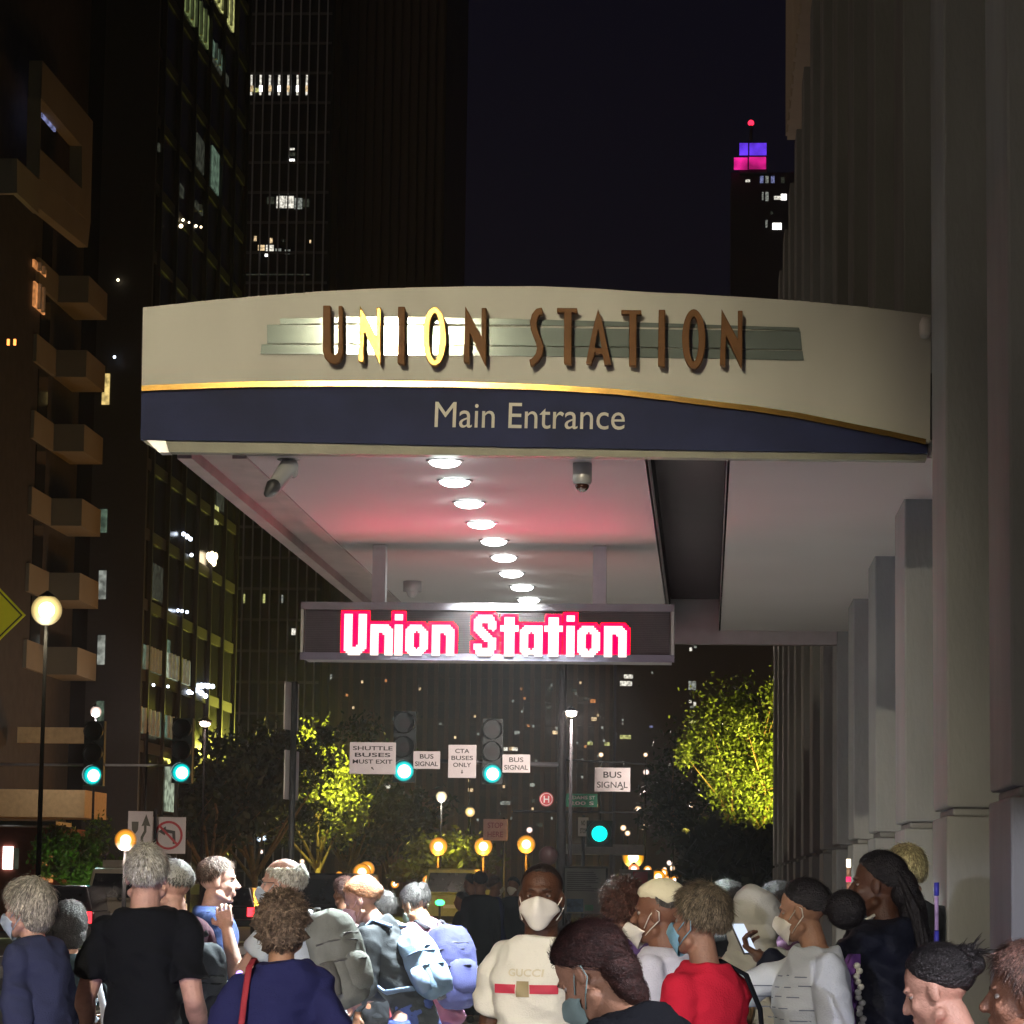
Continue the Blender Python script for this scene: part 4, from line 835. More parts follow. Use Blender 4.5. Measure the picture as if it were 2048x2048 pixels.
    def hand_(s, mb, wrist, fwd, palm, side, curl=.5, k=1.0):
        f = fwd/np.linalg.norm(fwd); p = palm - f*np.dot(palm, f); p /= np.linalg.norm(p); u = np.cross(f, p)*side
        c = wrist + f*.045
        mb.cap(wrist - f*.02, wrist + f*.015, .026*k, .027*k, 10)
        for j in range(4):
            o = (j-1.5)*.020; mb.cap(wrist + f*.015 + u*o*.8, wrist + f*(.082 - abs(j-1.2)*.004) + u*o, .0135, .0115, 8)
            b = wrist + f*(.086 - abs(j-1.2)*.005) + u*o; L = [.038,.044,.040,.031][j]; ang = curl
            d1 = f*math.cos(ang) + p*math.sin(ang); d2 = f*math.cos(ang*2) + p*math.sin(ang*2); d3 = f*math.cos(ang*2.7) + p*math.sin(ang*2.7)
            s.fing.cap(b - f*.012, b + d1*L, .0092, .0084, 8); s.fing.cap(b + d1*L, b + d1*L + d2*L*.62, .0084, .0076, 8); s.fing.cap(b + d1*L + d2*L*.62, b + d1*L + d2*L*.62 + d3*L*.5, .0076, .0066, 8)
        tb = wrist + f*.028 - u*.026; td = f*.55 - u*.75 + p*.35; td /= np.linalg.norm(td); td2 = f*.85 - u*.2 + p*.5; td2 /= np.linalg.norm(td2)
        s.fing.cap(tb, tb + td*.042, .0135, .0105, 8); s.fing.cap(tb + td*.042, tb + td*.042 + td2*.030, .0105, .0085, 8)
    def body(s, sk, arms=(None, None), fem=False, curl=(.5,.5), palm=None, head=True, thick=1.0, hands=True):
        mb = MB(); s.fing = MB(); s.arms = []
        s.torso(mb, -.022, fem=fem, neck=.052, ztop=1.485)
        nk = s.up((0,-.014,1.44)); nt = s.head((0,-.012,-.07))[0]; nw = .050 if fem else .060
        mb.cap(nk, nt, nw*1.08, nw*.98, 16)
        for i, sd in enumerate((-1, 1)):
            A, B, Cc = s.arm_pts(sd, arms[i], fem=fem); s.arms.append((A, B, Cc)); r = .84 if fem else .96; r *= thick
            mb.cap(A, A+(B-A)*.5, .052*r, .048*r); mb.cap(A+(B-A)*.4, B, .047*r, .040*r); mb.cap(B, B+(Cc-B)*.35, .040*r, .043*r); mb.cap(B+(Cc-B)*.3, Cc, .043*r, .026*r)
            if hands:
                pl = palm[i] if palm and palm[i] is not None else np.array([-sd*.9, .3, 0]); s.hand_(mb, Cc, Cc-B, np.array(pl, float), sd, curl[i])
        for sd in (-1, 1):                            # legs with bent knees when the hips sit low
            hip = np.array([sd*.09, 0, .90]); an = np.array([sd*.10, -.02, .08 + s.drop]); v = an - hip; d = min(np.linalg.norm(v), .835); v /= np.linalg.norm(v)
            h = math.sqrt(max(.42*.42 - d*d/4, 0)); kn = hip + v*d/2 + np.array([sd*.1, 1, 0])/1.005*h; s.__dict__.setdefault('legs', []).append((hip, kn, hip + v*d))
            mb.cap(hip, kn, .078, .052); mb.cap(kn, kn+(hip+v*d-kn)*.3, .052, .056); mb.cap(kn+(hip+v*d-kn)*.3, hip+v*d, .056, .036)
            f0 = hip + v*d; mb.cap(f0+np.array([0,-.03,-.03]), f0+np.array([sd*.03,.15,-.05]), .035, .028)
        if head:
            h = MB()
            h.ell((0,-.012,.030), (.074,.095,.086), 24, 16); h.ell((0,.020,-.030), (.062,.068,.082), 20, 14); h.ell((0,.030,-.082), (.046,.045,.034), 16, 10); h.ell((0,.062,-.100), (.021,.019,.017))
            h.cap((0,.086,.006), (0,.107,-.030), .0085, .0125, 10); h.ell((0,.103,-.034), (.018,.013,.010)); h.ell((0,.077,.020), (.050,.014,.011), 18, 8)
            for q in (-1, 1):
                h.ell((q*.038,.056,-.030), (.022,.022,.024)); h.ell((q*.076,-.008,-.012), (.009,.019,.031), rot=Matrix.Rotation(q*.28,3,'Z')); h.cap((q*.060,.0,-.07), (q*.03,.045,-.095), .02, .018, 10)
            h.ell((0,.086,-.060), (.024,.010,.0065)); h.ell((0,.084,-.073), (.021,.010,.0075))
            mb.add(s.head([tuple(p) for p in h.v]), h.f)
        vs = s.W([tuple(p) for p in mb.v]); m = MB(); m.v = vs.tolist(); m.f = mb.f
        ob = m.build('body', sk, s.t); voxel(ob, .016 if s.far else .0062, 3, .5)
        if s.fing.v and not s.far:                    # fingers stay separate, rooted in the palm
            import bmesh
            bm = bmesh.new(); bm.from_mesh(ob.data); fv = s.W([tuple(p) for p in s.fing.v]) - np.array(org(s.t)); vv = [bm.verts.new(p) for p in fv]
            for f in s.fing.f:
                fc = bm.faces.new([vv[i] for i in f]); fc.smooth = True
            bm.to_mesh(ob.data); bm.free()
        s.ob = ob; return s
    def eyes(s, look=0, dark=(.03,.015,.01), brow=(.02,.012,.01), lid=None, size=1):
        wm = mat('eye_white', (.30,.26,.24), .35, bump=0); im = mat('iris', dark, .2, bump=0)
        for q in (-1, 1):
            e = MB().ell((q*.031,.0640,.000), (.0125*size,.0118,.0085*size), 14, 10); o = e.build('eye', wm, s.t, True, T=s.TH)
            MB().ell((q*.031+look*.003,.0735,-.001), (.0058,.003,.0058), 12, 8).build('iris', im, o, True, T=s.TH)
            if lid:
                MB().ell((q*.031,.0640,.0050), (.0145,.0132,.0078), 14, 8).build('eyelid', lid, s.t, True, T=s.TH)
            MB().tube([(q*.014,.087,.016),(q*.030,.086,.022),(q*.048,.072,.017)], [.0024,.0030,.0014], 6).build('eyebrow', hairm('brow', brow), s.t, True, T=s.TH)
        return s
    def shirt(s, m, fem=False, sleeve=.5, hem=.84, name='shirt', g=.008, hipf=0, loose=0, neck=.074, fold=.006, ztop=1.487):
        mb = MB(); s.torso(mb, g + loose, z0=hem, neck=neck, ztop=ztop, fem=fem, hipf=hipf)
        for (A, B, Cc) in s.arms:
            r = (.92 if fem else 1.0)
            if sleeve <= 0: continue
            mb.ell(A, (.062*r,)*3)
            if sleeve <= 1:
                E = A + (B-A)*sleeve; mb.tube([A, A+(B-A)*sleeve*.5, E], [.062*r+loose*.4, .060*r+loose*.6, .060*r+loose*.8], 16)
            else:
                E = B + (Cc-B)*(sleeve-1); mb.tube([A, A+(B-A)*.5, B - (B-A)*.06], [.062*r, .056*r+loose*.5, .051*r+loose*.6], 16); mb.ell(B, (.051*r+loose*.5,)*3); mb.tube([B, B+(Cc-B)*.3, E], [.051*r+loose*.6,.050*r+loose*.6,.037*r+loose*.5], 16)
        m_ = MB(); m_.v = s.W([tuple(p) for p in mb.v]).tolist(); m_.f = mb.f
        ob = m_.build(name, m, s.t); voxel(ob, .02 if s.far else .0095, 4, .5, None if s.far else fold_fn(s.seed, fold)); s.sh = ob; return s
    def trousers(s, m, name='trousers', z1=1.0, short=False, skirt=False, wide=0):
        mb = MB(); mb.loft([s.ring(z, w+.006, d+.006, c) for z, w, d, c in [(.80,.165,.11,-.01),(.86,.178,.124,-.012),(.93,.178,.124,-.012),(z1,.160,.114,0)]])
        for h, k, a in s.legs:
            if skirt: continue
            e = a if not short else h + (k-h)*.9
            mb.tube([h, h+(k-h)*.5, k], [.098,.088,.070+wide], 16)
            if not short: mb.ell(k, (.070+wide,)*3); mb.tube([k, k+(a-k)*.5, a], [.070+wide,.066+wide,.058+wide], 16)
        if skirt: mb.loft([s.ring(.45,.24,.17), s.ring(.65,.215,.15), s.ring(.86,.184,.13)])
        m_ = MB(); m_.v = s.W([tuple(p) for p in mb.v]).tolist(); m_.f = mb.f
        ob = m_.build(name, m, s.t); voxel(ob, .024 if s.far else .014, 4, .5, None if s.far else fold_fn(s.seed+3, .006))
        mb = MB()
        for h, k, a in s.legs:
            mb2 = MB().cap(a+np.array([0,-.04,-.035]), a+np.array([.0,.16,-.045]), .045, .038); mb2.build('shoe', M_rubber, s.t, True, T=s.T)
        return s
    def mask(s, m, loops=True, low=0, big=1.0, name='face_mask'):
        mb = MB(); nu, nv = 24, 12; V = []
        for j in range(nv+1):
            v = j/nv
            for i in range(nu+1):
                u = -1 + 2*i/nu; half = R_(74 - 22*abs(v-.5)*2) ; a = u*half
                zt = -.006 - .020*abs(u)**1.3 - low; zb_ = -.126 + .048*abs(u)**2 - low*.4; z = zt + (zb_-zt)*v
                ry_ = .094 + .034*math.exp(-((v-.26)/.30)**2)*math.exp(-(u/.30)**2) + .006*math.exp(-((v-.6)/.3)**2) - .020*max(0,v-.62)/.38 ; rx_ = .0745*(1 - .20*max(0, v-.45)/.55)
                V.append((math.sin(a)*rx_*big*1.0, .0 + math.cos(a)*ry_*big*1.02 + .003 + .0012*math.sin(v*25), z))
        F_ = [(j*(nu+1)+i, j*(nu+1)+i+1, (j+1)*(nu+1)+i+1, (j+1)*(nu+1)+i) for j in range(nv) for i in range(nu)]
        n = len(V); V2 = [(x*1.03, y+.003, z) for x, y, z in V]; mb.add(V, F_); mb.add(V2, F_)
        edge = [i for i in range(nu+1)] + [j*(nu+1)+nu for j in range(1,nv+1)] + [nv*(nu+1)+i for i in range(nu-1,-1,-1)] + [j*(nu+1) for j in range(nv-1,0,-1)]
        mb.f += [(edge[i], edge[(i+1) % len(edge)], edge[(i+1) % len(edge)]+n, edge[i]+n) for i in range(len(edge))]
        o = mb.build(name, m, s.t, True, T=s.TH)
        if loops:
            for q in (-1, 1):
                l = MB().tube([(q*.066,.040,-.032-low),(q*.075,.014,-.010),(q*.079,-.010,.012),(q*.083,-.026,.002),(q*.082,-.026,-.030),(q*.074,.010,-.060),(q*.062,.038,-.085)], .0019, 6)
                l.build('ear_loop', m, o, True, T=s.TH)
        return s
    def hair(s, m, thick=.012, front=.62, temple=.34, ear=.05, back=-.62, N=1500, L=.05, wisp=.25, curl=0, lump=.10, lf=7, blobs=(), comb=(0,-.35,.95), width=.0022, drop=0, name='hair', bald=None, cap_only=False):
        """scalp cap with a hairline, extra masses, and thin strands lying over them"""
        R3 = np.array([.078,.099,.090]); C0 = np.array([0,-.013,.030]); g = np.random.default_rng(int(s.seed*31) % 9973)
        def thr(az):
            az = abs(az); xs = [0,.7,1.15,1.6,2.0,2.6,PI]; ys = [front,front-.04,temple,ear,ear-.28,back+.08,back]; return np.interp(az, xs, ys)
        def wgt(d):
            az = math.atan2(d[0], d[1]); e = math.asin(max(-1,min(1,d[2]))) + .07*noise.noise(Vector((d[0]*9+s.seed, d[1]*9, d[2]*9))); x = (e - thr(az))/.42 + .30
            if bald and d[2] > bald and d[1] > -.75: x = min(x, -1 if d[2] > bald+.05 else 0)
            x = max(0, min(1, x)); return x*x*(3-2*x)
        def rad(d):
            w_ = wgt(d); dn = drop*max(0, -d[2]+.2)*(1 if d[1] < .35 else max(0,(.75-d[1])/.4))
            return .985 + w_*(.015 + (thick + dn)/.085 + lump*noise.noise(Vector((d[0]*lf+s.seed, d[1]*lf, d[2]*lf)))) - max(0,.35-w_)*.35
        mb = MB(); nx, ny = 56, 40; vs = []
        for j in range(ny+1):
            e = -PI/2 + PI*j/ny
            for k in range(nx):
                q = 2*PI*k/nx; d = (math.cos(e)*math.sin(q), math.cos(e)*math.cos(q), math.sin(e)); vs.append(C0 + np.array(d)*R3*rad(d))
        mb.add(vs, [(j*nx+k, (j+1)*nx+k, (j+1)*nx+(k+1) % nx, j*nx+(k+1) % nx) for j in range(ny) for k in range(nx)])
        for c, r in blobs:
            c = np.array(c); mb.ell(c, r, 24, 16, fn=lambda d: 1 + lump*1.4*noise.noise(d*3.2 + Vector((s.seed, 0, 0))) + lump*.7*noise.noise(d*8))
        N = int(N*1.5)
        if not s.far and N:
            comb = np.array(comb) ; sv, sf = [], []
            roots = []
            nb_ = int(N * (.5 if blobs else 0))
            while len(roots) < N - nb_:
                d = g.normal(size=3); d /= np.linalg.norm(d)
                if wgt(d) > .22: roots.append((C0 + d*R3*rad(d)*.985, d/R3/np.linalg.norm(d/R3), C0, R3*rad(d), 0))
            for _ in range(nb_):
                c, r = blobs[g.integers(len(blobs))]; d = g.normal(size=3); d /= np.linalg.norm(d); roots.append((np.array(c) + d*np.array(r)*.96, d, np.array(c), np.array(r), 1))
            for p, n, cc, rr, isb in roots:
                t = -(comb - n*np.dot(comb, n)); t /= np.linalg.norm(t) + 1e-6; t = t + g.normal(size=3)*(.18+curl); t /= np.linalg.norm(t)
                if isb: t = t*.8 + g.normal(size=3)*(.15+curl*.6); t /= np.linalg.norm(t)
                l = L * g.uniform(.5,1.2); q = p.copy(); pts = [q.copy()]; lift = g.uniform(-.1, wisp*.45+.04) if g.random() < .90 else wisp*.9+.12
                for _k in range(4):
                    t2 = t + n*lift + g.normal(size=3)*curl*1.2; t2 /= np.linalg.norm(t2); q = q + t2*l/4
                    n2 = (q-cc)/rr; m_ = np.linalg.norm(n2); hi = 1.03 + (.05+wisp*.5 if lift > wisp*.8 else wisp*.17)
                    if m_ < 1.0: q = cc + (q-cc)/m_
                    elif m_ > hi: q = cc + (q-cc)/m_*hi
                    pts.append(q.copy())
                sd = np.cross(t, n); sd /= np.linalg.norm(sd) + 1e-6; w2 = width*g.uniform(.6,1.3); b = len(sv)
                for i, q in enumerate(pts): ww = w2*(1 - .22*i); sv += [q - sd*ww, q + sd*ww]
                sf += [(b+2*i, b+2*i+1, b+2*i+3, b+2*i+2) for i in range(4)]
            nf0 = len(mb.f); mb.add(sv, sf)
            key = m.name; base = HC.get(key, (.1,.1,.1)); ob = mb.build(name, [m, hairm(key + '_pale', tuple(min(1, c*1.7+.009) for c in base)), hairm(key + '_deep', tuple(c*.55 for c in base))], s.t, True, T=s.TH)  # paler and darker strands, mixed at random
            mi = np.zeros(len(mb.f), dtype=np.int32); mi[nf0:] = np.repeat(g.integers(0, 3, len(roots)), 4); ob.data.polygons.foreach_set('material_index', mi); return s
        mb.build(name, m, s.t, True, T=s.TH); return s
    def part(s, name, m, mb, hd=False, parent=None, smooth=True): return mb.build(name, m, parent or s.t, smooth, T=s.TH if hd else s.T)
def pack(s, label, m, w=.15, h=.24, d=.10, z=1.22, strapm=None, two=True, off=.0, hang=0, dx=0):
    """a backpack lying against the wearer's back"""
    cb = s.up((dx, -.115*s.g - d*.9 - off, z)); wp = s.W(cb)[0]
    t = thing('backpack', label, 'backpack', tuple(wp)); RL = rx(-s.lean)
    def TB(v): return s.W((RL @ np.atleast_2d(v).T).T + cb)
    mb = MB().ell((0,0,0), (w, d, h), 28, 18, fn=lambda q: (1/ (abs(q.x)**3.4+abs(q.y)**3.4+abs(q.z)**3.4)**(1/3.4))*(1 + .05*noise.noise(q*3+Vector((s.seed,0,0)))))
    bg_ = mb.build('bag', m, t, True, T=TB); voxel(bg_, .011, 2, .5, fold_fn(s.seed+5, .0035, 1.5))
    for zz in (-.12, .30): MB().tube([(-w*1.02,d*.2,h*zz),(-w*.97,-d*.7,h*zz),(0,-d*1.06-(d*.25 if zz<0 else 0),h*zz-.01),(w*.97,-d*.7,h*zz),(w*1.02,d*.2,h*zz)], .011, 6, flat=.4).build('compression_strap', strapm or m, t, True, T=TB)
    for q in (-1,1): MB().tube([(q*w*1.0,-d*.1,-h*.8),(q*w*1.08,-d*.1,-h*.5),(q*w*1.04,-d*.1,-h*.1)], [.03,.045,.035], 10).build('side_pocket', strapm or m, t, True, T=TB)
    mb = MB().ell((0,-d*.75,-h*.35), (w*.78, d*.5, h*.42), 24, 14, fn=lambda q: (1/ (abs(q.x)**3+abs(q.y)**3+abs(q.z)**3)**(1/3))*(1 + .06*noise.noise(q*4))); mb.build('front_pocket', m, t, True, T=TB)
    mb = MB().tube([(-.03,d*.6,h*.9),(-.02,d*.4,h*1.12),(.02,d*.4,h*1.12),(.03,d*.6,h*.9)], .007, 6); mb.build('handle', strapm or m, t, True, T=TB)
    mb = MB().tube([(-w*.85,-d*.55,h*.25),(-w*.4,-d*1.02,h*.42),(w*.4,-d*1.02,h*.42),(w*.85,-d*.55,h*.25)], .006, 6); mb.build('zip', strapm or m, t, True, T=TB)
    for q in ((-1,1) if two else (1,)):
        x = q*.115*s.bw
        pts = [s.up((x*.8, -.12, 1.40)), s.up((x, -.05, 1.475)), s.up((x*1.08, .06, 1.452)), s.up((x*1.15, .125, 1.36)), s.up((x*1.25,.128,1.22)), s.up((x*1.5,.05,1.08)), s.up((x*1.3,-.1,1.05))]
        MB().tube(pts, .030, 8, flat=.35).build('strap', strapm or m, t, True, T=s.T)
    return t
SK_l = skin('light', (.52,.30,.22)); SK_p = skin('pink', (.58,.33,.27)); SK_t = skin('tan', (.36,.19,.12)); SK_b = skin('brown', (.20,.09,.055)); SK_d = skin('dark', (.09,.038,.022))
HW = hairm('white', (.55,.52,.44)); HG = hairm('grey', (.36,.33,.27)); HB = hairm('black', (.010,.008,.009)); HR = hairm('auburn', (.030,.009,.007)); HGB = hairm('grey_brown', (.13,.09,.065)); HSB = hairm('strawberry', (.26,.11,.05)); HDB = hairm('brown', (.05,.025,.015))
C_navy = cloth('navy', (.018,.020,.085)); C_dusty = cloth('dusty_navy', (.034,.040,.085)); C_black = cloth('black', (.007,.008,.011)); C_char = cloth('charcoal', (.022,.025,.03)); C_white = cloth('white', (.68,.66,.60), var=.04)
C_mask = cloth('mask_white', (.74,.70,.64), var=.03, bump=.15); C_mblue = cloth('mask_blue', (.42,.50,.62), var=.05, bump=.1); C_mgrn = cloth('mask_green', (.22,.30,.29), var=.05, bump=.1)
C_denim = cloth('denim', (.06,.09,.28), var=.2)

# 1 woman at far left
p = Body('person with grey blond bob, pale mask and dusty navy sweater at left edge', (50,1715), 12.4, 62, 1.68, lean=10, pitch=4, hyaw=8, bw=.98)
p.body(SK_p, fem=True, arms=(None, (.16,.33,1.05))).shirt(C_dusty, fem=True, sleeve=1.9, loose=.012, hem=.80, fold=.009, name='sweater').trousers(C_black).eyes()
p.mask(C_mblue).hair(HG, thick=.018, front=.55, temple=.25, ear=-.45, back=-.75, N=2600, L=.07, wisp=.25, lump=.16, drop=.012, blobs=[((0,-.055,-.035),(.078,.062,.075))])
# 2 woman with dark bob and sunglasses
p = Body('person with black bob, sunglasses on the hair and a dark floral top', (130,1748), 14.5, 14, 1.60, lean=4, bw=.92)
p.body(SK_l, fem=True, arms=(None,(.22,.30,1.12))).shirt(cloth('dark_green', (.018,.028,.035)), fem=True, sleeve=.7, loose=.01).trousers(C_black)
p.hair(HB, thick=.020, ear=-.6, back=-.75, N=2400, L=.08, wisp=.12, lump=.08, drop=.01, blobs=[((0,-.045,-.045),(.088,.070,.078))])
mb = MB().tube([(-.085,.03,.03),(-.075,.055,.085),(-.035,.075,.115),(.035,.075,.115),(.075,.055,.085),(.085,.03,.03)], [.004,.006,.012,.012,.006,.004], 8); p.part('sunglasses', M_glass, mb, True)
mb = MB(); r3 = random.Random(4)
for k in range(16):
    a_ = p.up((r3.uniform(.02,.15), -.135, r3.uniform(.95,1.28))); mb.ell(a_, (r3.uniform(.012,.026),.004,r3.uniform(.010,.022)), 8, 6)
p.part('floral_print', mat('petal_blue', (.30,.38,.50), .8), mb)
p.part('rose_print', mat('petal_rose', (.5,.10,.12), .8), MB().ell(p.up((.09,-.137,1.30)), (.035,.004,.026), 10, 6))
t = thing('shoulder_bag', 'grey strap and dark bag over the shoulder of the black bobbed figure', 'bag', tuple(p.W((.15,-.16,1.0))[0]))
MB().tube([p.up(v) for v in [(.02,.09,1.44),(.06,.02,1.482),(.10,-.08,1.45),(.15,-.135,1.35),(.185,-.135,1.2),(.20,-.10,1.02)]], .021, 8, flat=.3).build('strap', cloth('strap_grey', (.35,.36,.42)), t, True, T=p.T)
MB().ell((.22,-.06,.90), (.07,.12,.11), 16, 10).build('bag', C_black, t, True, T=p.T)
# 3 tall man
p = Body('tall person with white hair in a black t-shirt seen from behind', (277,1652), 12.9, -3, 1.86, bw=.97, girth=1.05, hyaw=6)
p.body(SK_p, arms=((-.25,.06,.90),(.21,.16,.98)), thick=1.1).shirt(C_black, sleeve=.72, loose=.016, hem=.80, fold=.008, name='t_shirt').trousers(C_char)
p.hair(HW, thick=.007, ear=-.05, back=-.58, N=3200, L=.045, wisp=.35, lump=.14, lf=6)
# 4 man in maroon with backpack
p = Body('person with cropped grey hair in a maroon shirt wearing a wrist watch', (322,1672), 14.0, 62, 1.76, bw=1.0, hyaw=6)
p.body(SK_p, arms=(None, (.20,-.14,.80))).shirt(cloth('maroon', (.075,.028,.048)), sleeve=.85, loose=.01).trousers(cloth('pale_trousers', (.42,.44,.50)))
p.eyes().hair(mat('hair_silver', (.42,.42,.42), .6, var=.1), thick=.006, ear=.0, back=-.35, N=1200, L=.02, wisp=.3, lump=.05)
A, B, Cc = p.arms[1]; e = Cc + (B-Cc)*.12; d_ = (B-Cc)/np.linalg.norm(B-Cc); p.part('wrist_watch', M_rubber, MB().tube([e-d_*.012, e+d_*.012], .033, 16))
pack(p, 'black and grey backpack worn over the maroon shirt', cloth('pack_slate', (.075,.085,.10), var=.35, scale=9), .12, .24, .08, 1.12, cloth('strap_dark', (.03,.035,.04)))
# 5 man in navy facing right
p = Body('person with short dark hair in a navy shirt looking right', (412,1662), 16.0, -72, 1.78, hyaw=-8)
p.body(SK_p).shirt(cloth('navy_shirt', (.015,.026,.08)), sleeve=.8, loose=.01).trousers(C_denim).eyes()
p.hair(HDB, thick=.008, front=.60, ear=.05, back=-.4, N=1600, L=.03, wisp=.4)
# 6 bald man with glasses
p = Body('balding person with glasses and blue mask raising a hand to the face', (532,1668), 14.2, 68, 1.80, lean=18, pitch=-6, hyaw=6, bw=1.05, girth=1.1)
p.body(SK_p, arms=((-.10,.42,1.40),(.20,.30,.95))).shirt(cloth('pale_blue', (.50,.56,.66), var=.06), sleeve=.45, loose=.012, hem=.8).trousers(C_char).eyes()
p.mask(C_mblue, low=.004).hair(HW, thick=.008, ear=.02, back=-.5, N=1400, L=.025, wisp=.3, bald=.50, temple=.2)
mb = MB()
for q in (-1,1):
    mb.tube([(q*.031+.019*math.cos(a),.099,.002+.014*math.sin(a)) for a in np.linspace(0,2*PI,14)], .0016, 5); mb.tube([(q*.05,.096,.006),(q*.07,.05,.008),(q*.079,-.01,.004)], .0016, 5)
mb.tube([(-.012,.1,.004),(.012,.1,.004)], .0016, 5); p.part('glasses', M_dark, mb, True)
MB().tube([p.up(v) for v in [(.13,-.14,1.36),(.13,-.03,1.48),(.09,.09,1.42),(-.02,.15,1.22),(-.14,.14,1.0)]], .040, 8, flat=.25).build('olive_sash', cloth('olive', (.30,.32,.16)), p.t, True, T=p.T)
pack(p, 'large stone grey backpack on the balding figure', cloth('pack_stone', (.19,.20,.19), var=.2, scale=9), .13, .22, .10, 1.22, cloth('strap_stone', (.13,.13,.13)))
# 7 woman with curly hair
p = Body('person with curly grey brown hair in a loose navy sweater seen from behind', (533,1748), 11.0, 3, 1.66, bw=.98, girth=1.05)
p.body(SK_t, fem=True, arms=((-.27,.10,.96),(.31,.02,.96)), curl=(.3,.3)).shirt(C_navy, fem=True, sleeve=1.62, loose=.030, hem=.76, hipf=.03, fold=.009, name='sweater', neck=.085).trousers(C_black)
p.hair(HGB, thick=.020, ear=-.35, back=-.62, N=3600, L=.045, wisp=.6, curl=.55, lump=.26, lf=5, blobs=[((0,-.05,-.02),(.088,.070,.080)),((.02,-.03,.040),(.080,.078,.068)),((-.03,-.04,.025),(.078,.078,.078))])
t = thing('crossbody_strap', 'thin red bag strap down the back of the navy sweater', 'bag', tuple(p.W((-.1,-.2,1.1))[0]))
MB().tube([p.up(v) for v in [(-.09,.10,1.44),(-.105,.0,1.502),(-.115,-.09,1.47),(-.125,-.155,1.34),(-.14,-.170,1.15),(-.165,-.175,.95),(-.18,-.17,.82)]], .0125, 8, flat=.35).build('strap', cloth('strap_red', (.30,.035,.05)), t, True, T=p.T)
MB().ell((-.20,-.14,.74), (.09,.05,.08), 16, 10).build('bag', cloth('strap_red', None), t, True, T=p.T)
# 8 red haired person with light blue pack
p = Body('person with strawberry brown hair and pink mask bending forward in a charcoal top', (682,1698), 16.4, 68, 1.70, lean=28, pitch=14, hyaw=10, bw=.95)
p.body(SK_p, fem=True, arms=((-.12,.45,1.05),(.12,.42,.98))).shirt(C_char, fem=True, sleeve=1.9, loose=.01).trousers(C_denim).eyes()
p.mask(cloth('mask_pink', (.62,.40,.46), bump=.1)).hair(HSB, thick=.010, front=.55, ear=-.1, back=-.5, N=2200, L=.06, wisp=.12, lump=.05, comb=(0,.6,.5), blobs=[((0,-.10,.015),(.035,.035,.035))])
pack(p, 'pale blue backpack on the strawberry haired figure', cloth('pack_blue', (.16,.24,.36), var=.12), .125, .20, .075, 1.14, cloth('strap_blue', (.17,.24,.38)))
# 9 person in pink
p = Body('person in a pink dress with dark hair and a grey mask looking down', (783,1706), 18.5, 40, 1.64, lean=20, pitch=22, hyaw=12, bw=.88)
p.body(SK_t, fem=True, arms=((-.1,.35,1.02),(.16,.34,1.00))).shirt(cloth('pink', (.48,.24,.38)), fem=True, sleeve=.35, hem=.84, loose=.008, name='dress_top').trousers(cloth('lilac', (.36,.25,.55)), name='skirt', skirt=True).eyes()
p.mask(C_mgrn).hair(HB, thick=.014, ear=-.3, back=-.6, N=2000, L=.05, wisp=.25, lump=.08, blobs=[((0,-.10,.06),(.04,.04,.04))])
pack(p, 'big dark navy backpack on the figure in pink', cloth('pack_navy', (.018,.02,.06)), .14, .27, .12, 1.12, cloth('strap_black', (.01,.01,.015)))
q = D(776,1905,17.6); t = thing('tote_bag', 'red and white patterned bag held low beside the pink dress', 'bag', q)
MB().box(q.x-.12,q.x+.12,17.5,17.6,q.z-.16,q.z+.10).build('bag', mat('bag_red', (.42,.06,.08), .7, var=.5, scale=14), t, bevel=.02); MB().tube([(q.x-.07,17.55,q.z+.1),(q.x-.05,17.55,q.z+.22),(q.x+.05,17.55,q.z+.22),(q.x+.07,17.55,q.z+.1)], .008, 6).build('handle', M_red, t, True)
# 10 the dark group further off
Gd = 'people in dark clothes standing together far down the sidewalk'
dark = [((888,1668),38,60,1.74,C_black,'thin person in black at the left of the dark group, turned aside',HB),((906,1665),36,10,1.80,C_black,'tall person in a long black coat in front of the dark group',HB),((934,1672),40,-60,1.74,C_navy,'person in dark navy with a mask in the middle of the dark group',HDB),((870,1700),37,80,1.50,C_black,'shorter person in black at the edge of the dark group',HB),((968,1672),41,160,1.72,C_black,'person in black half hidden by the masked person in the white shirt',HB)]
for (h_, Y_, yw, H_, c_, l_, hm) in dark:
    p = Body(l_, h_, Y_, yw, H_, group=Gd); p.body(SK_b).shirt(c_, sleeve=1.9, loose=.02, hem=.70, name='coat').trousers(C_black).hair(hm, thick=.012, N=0)
    if 'mask' in l_: p.mask(C_mask, loops=False)
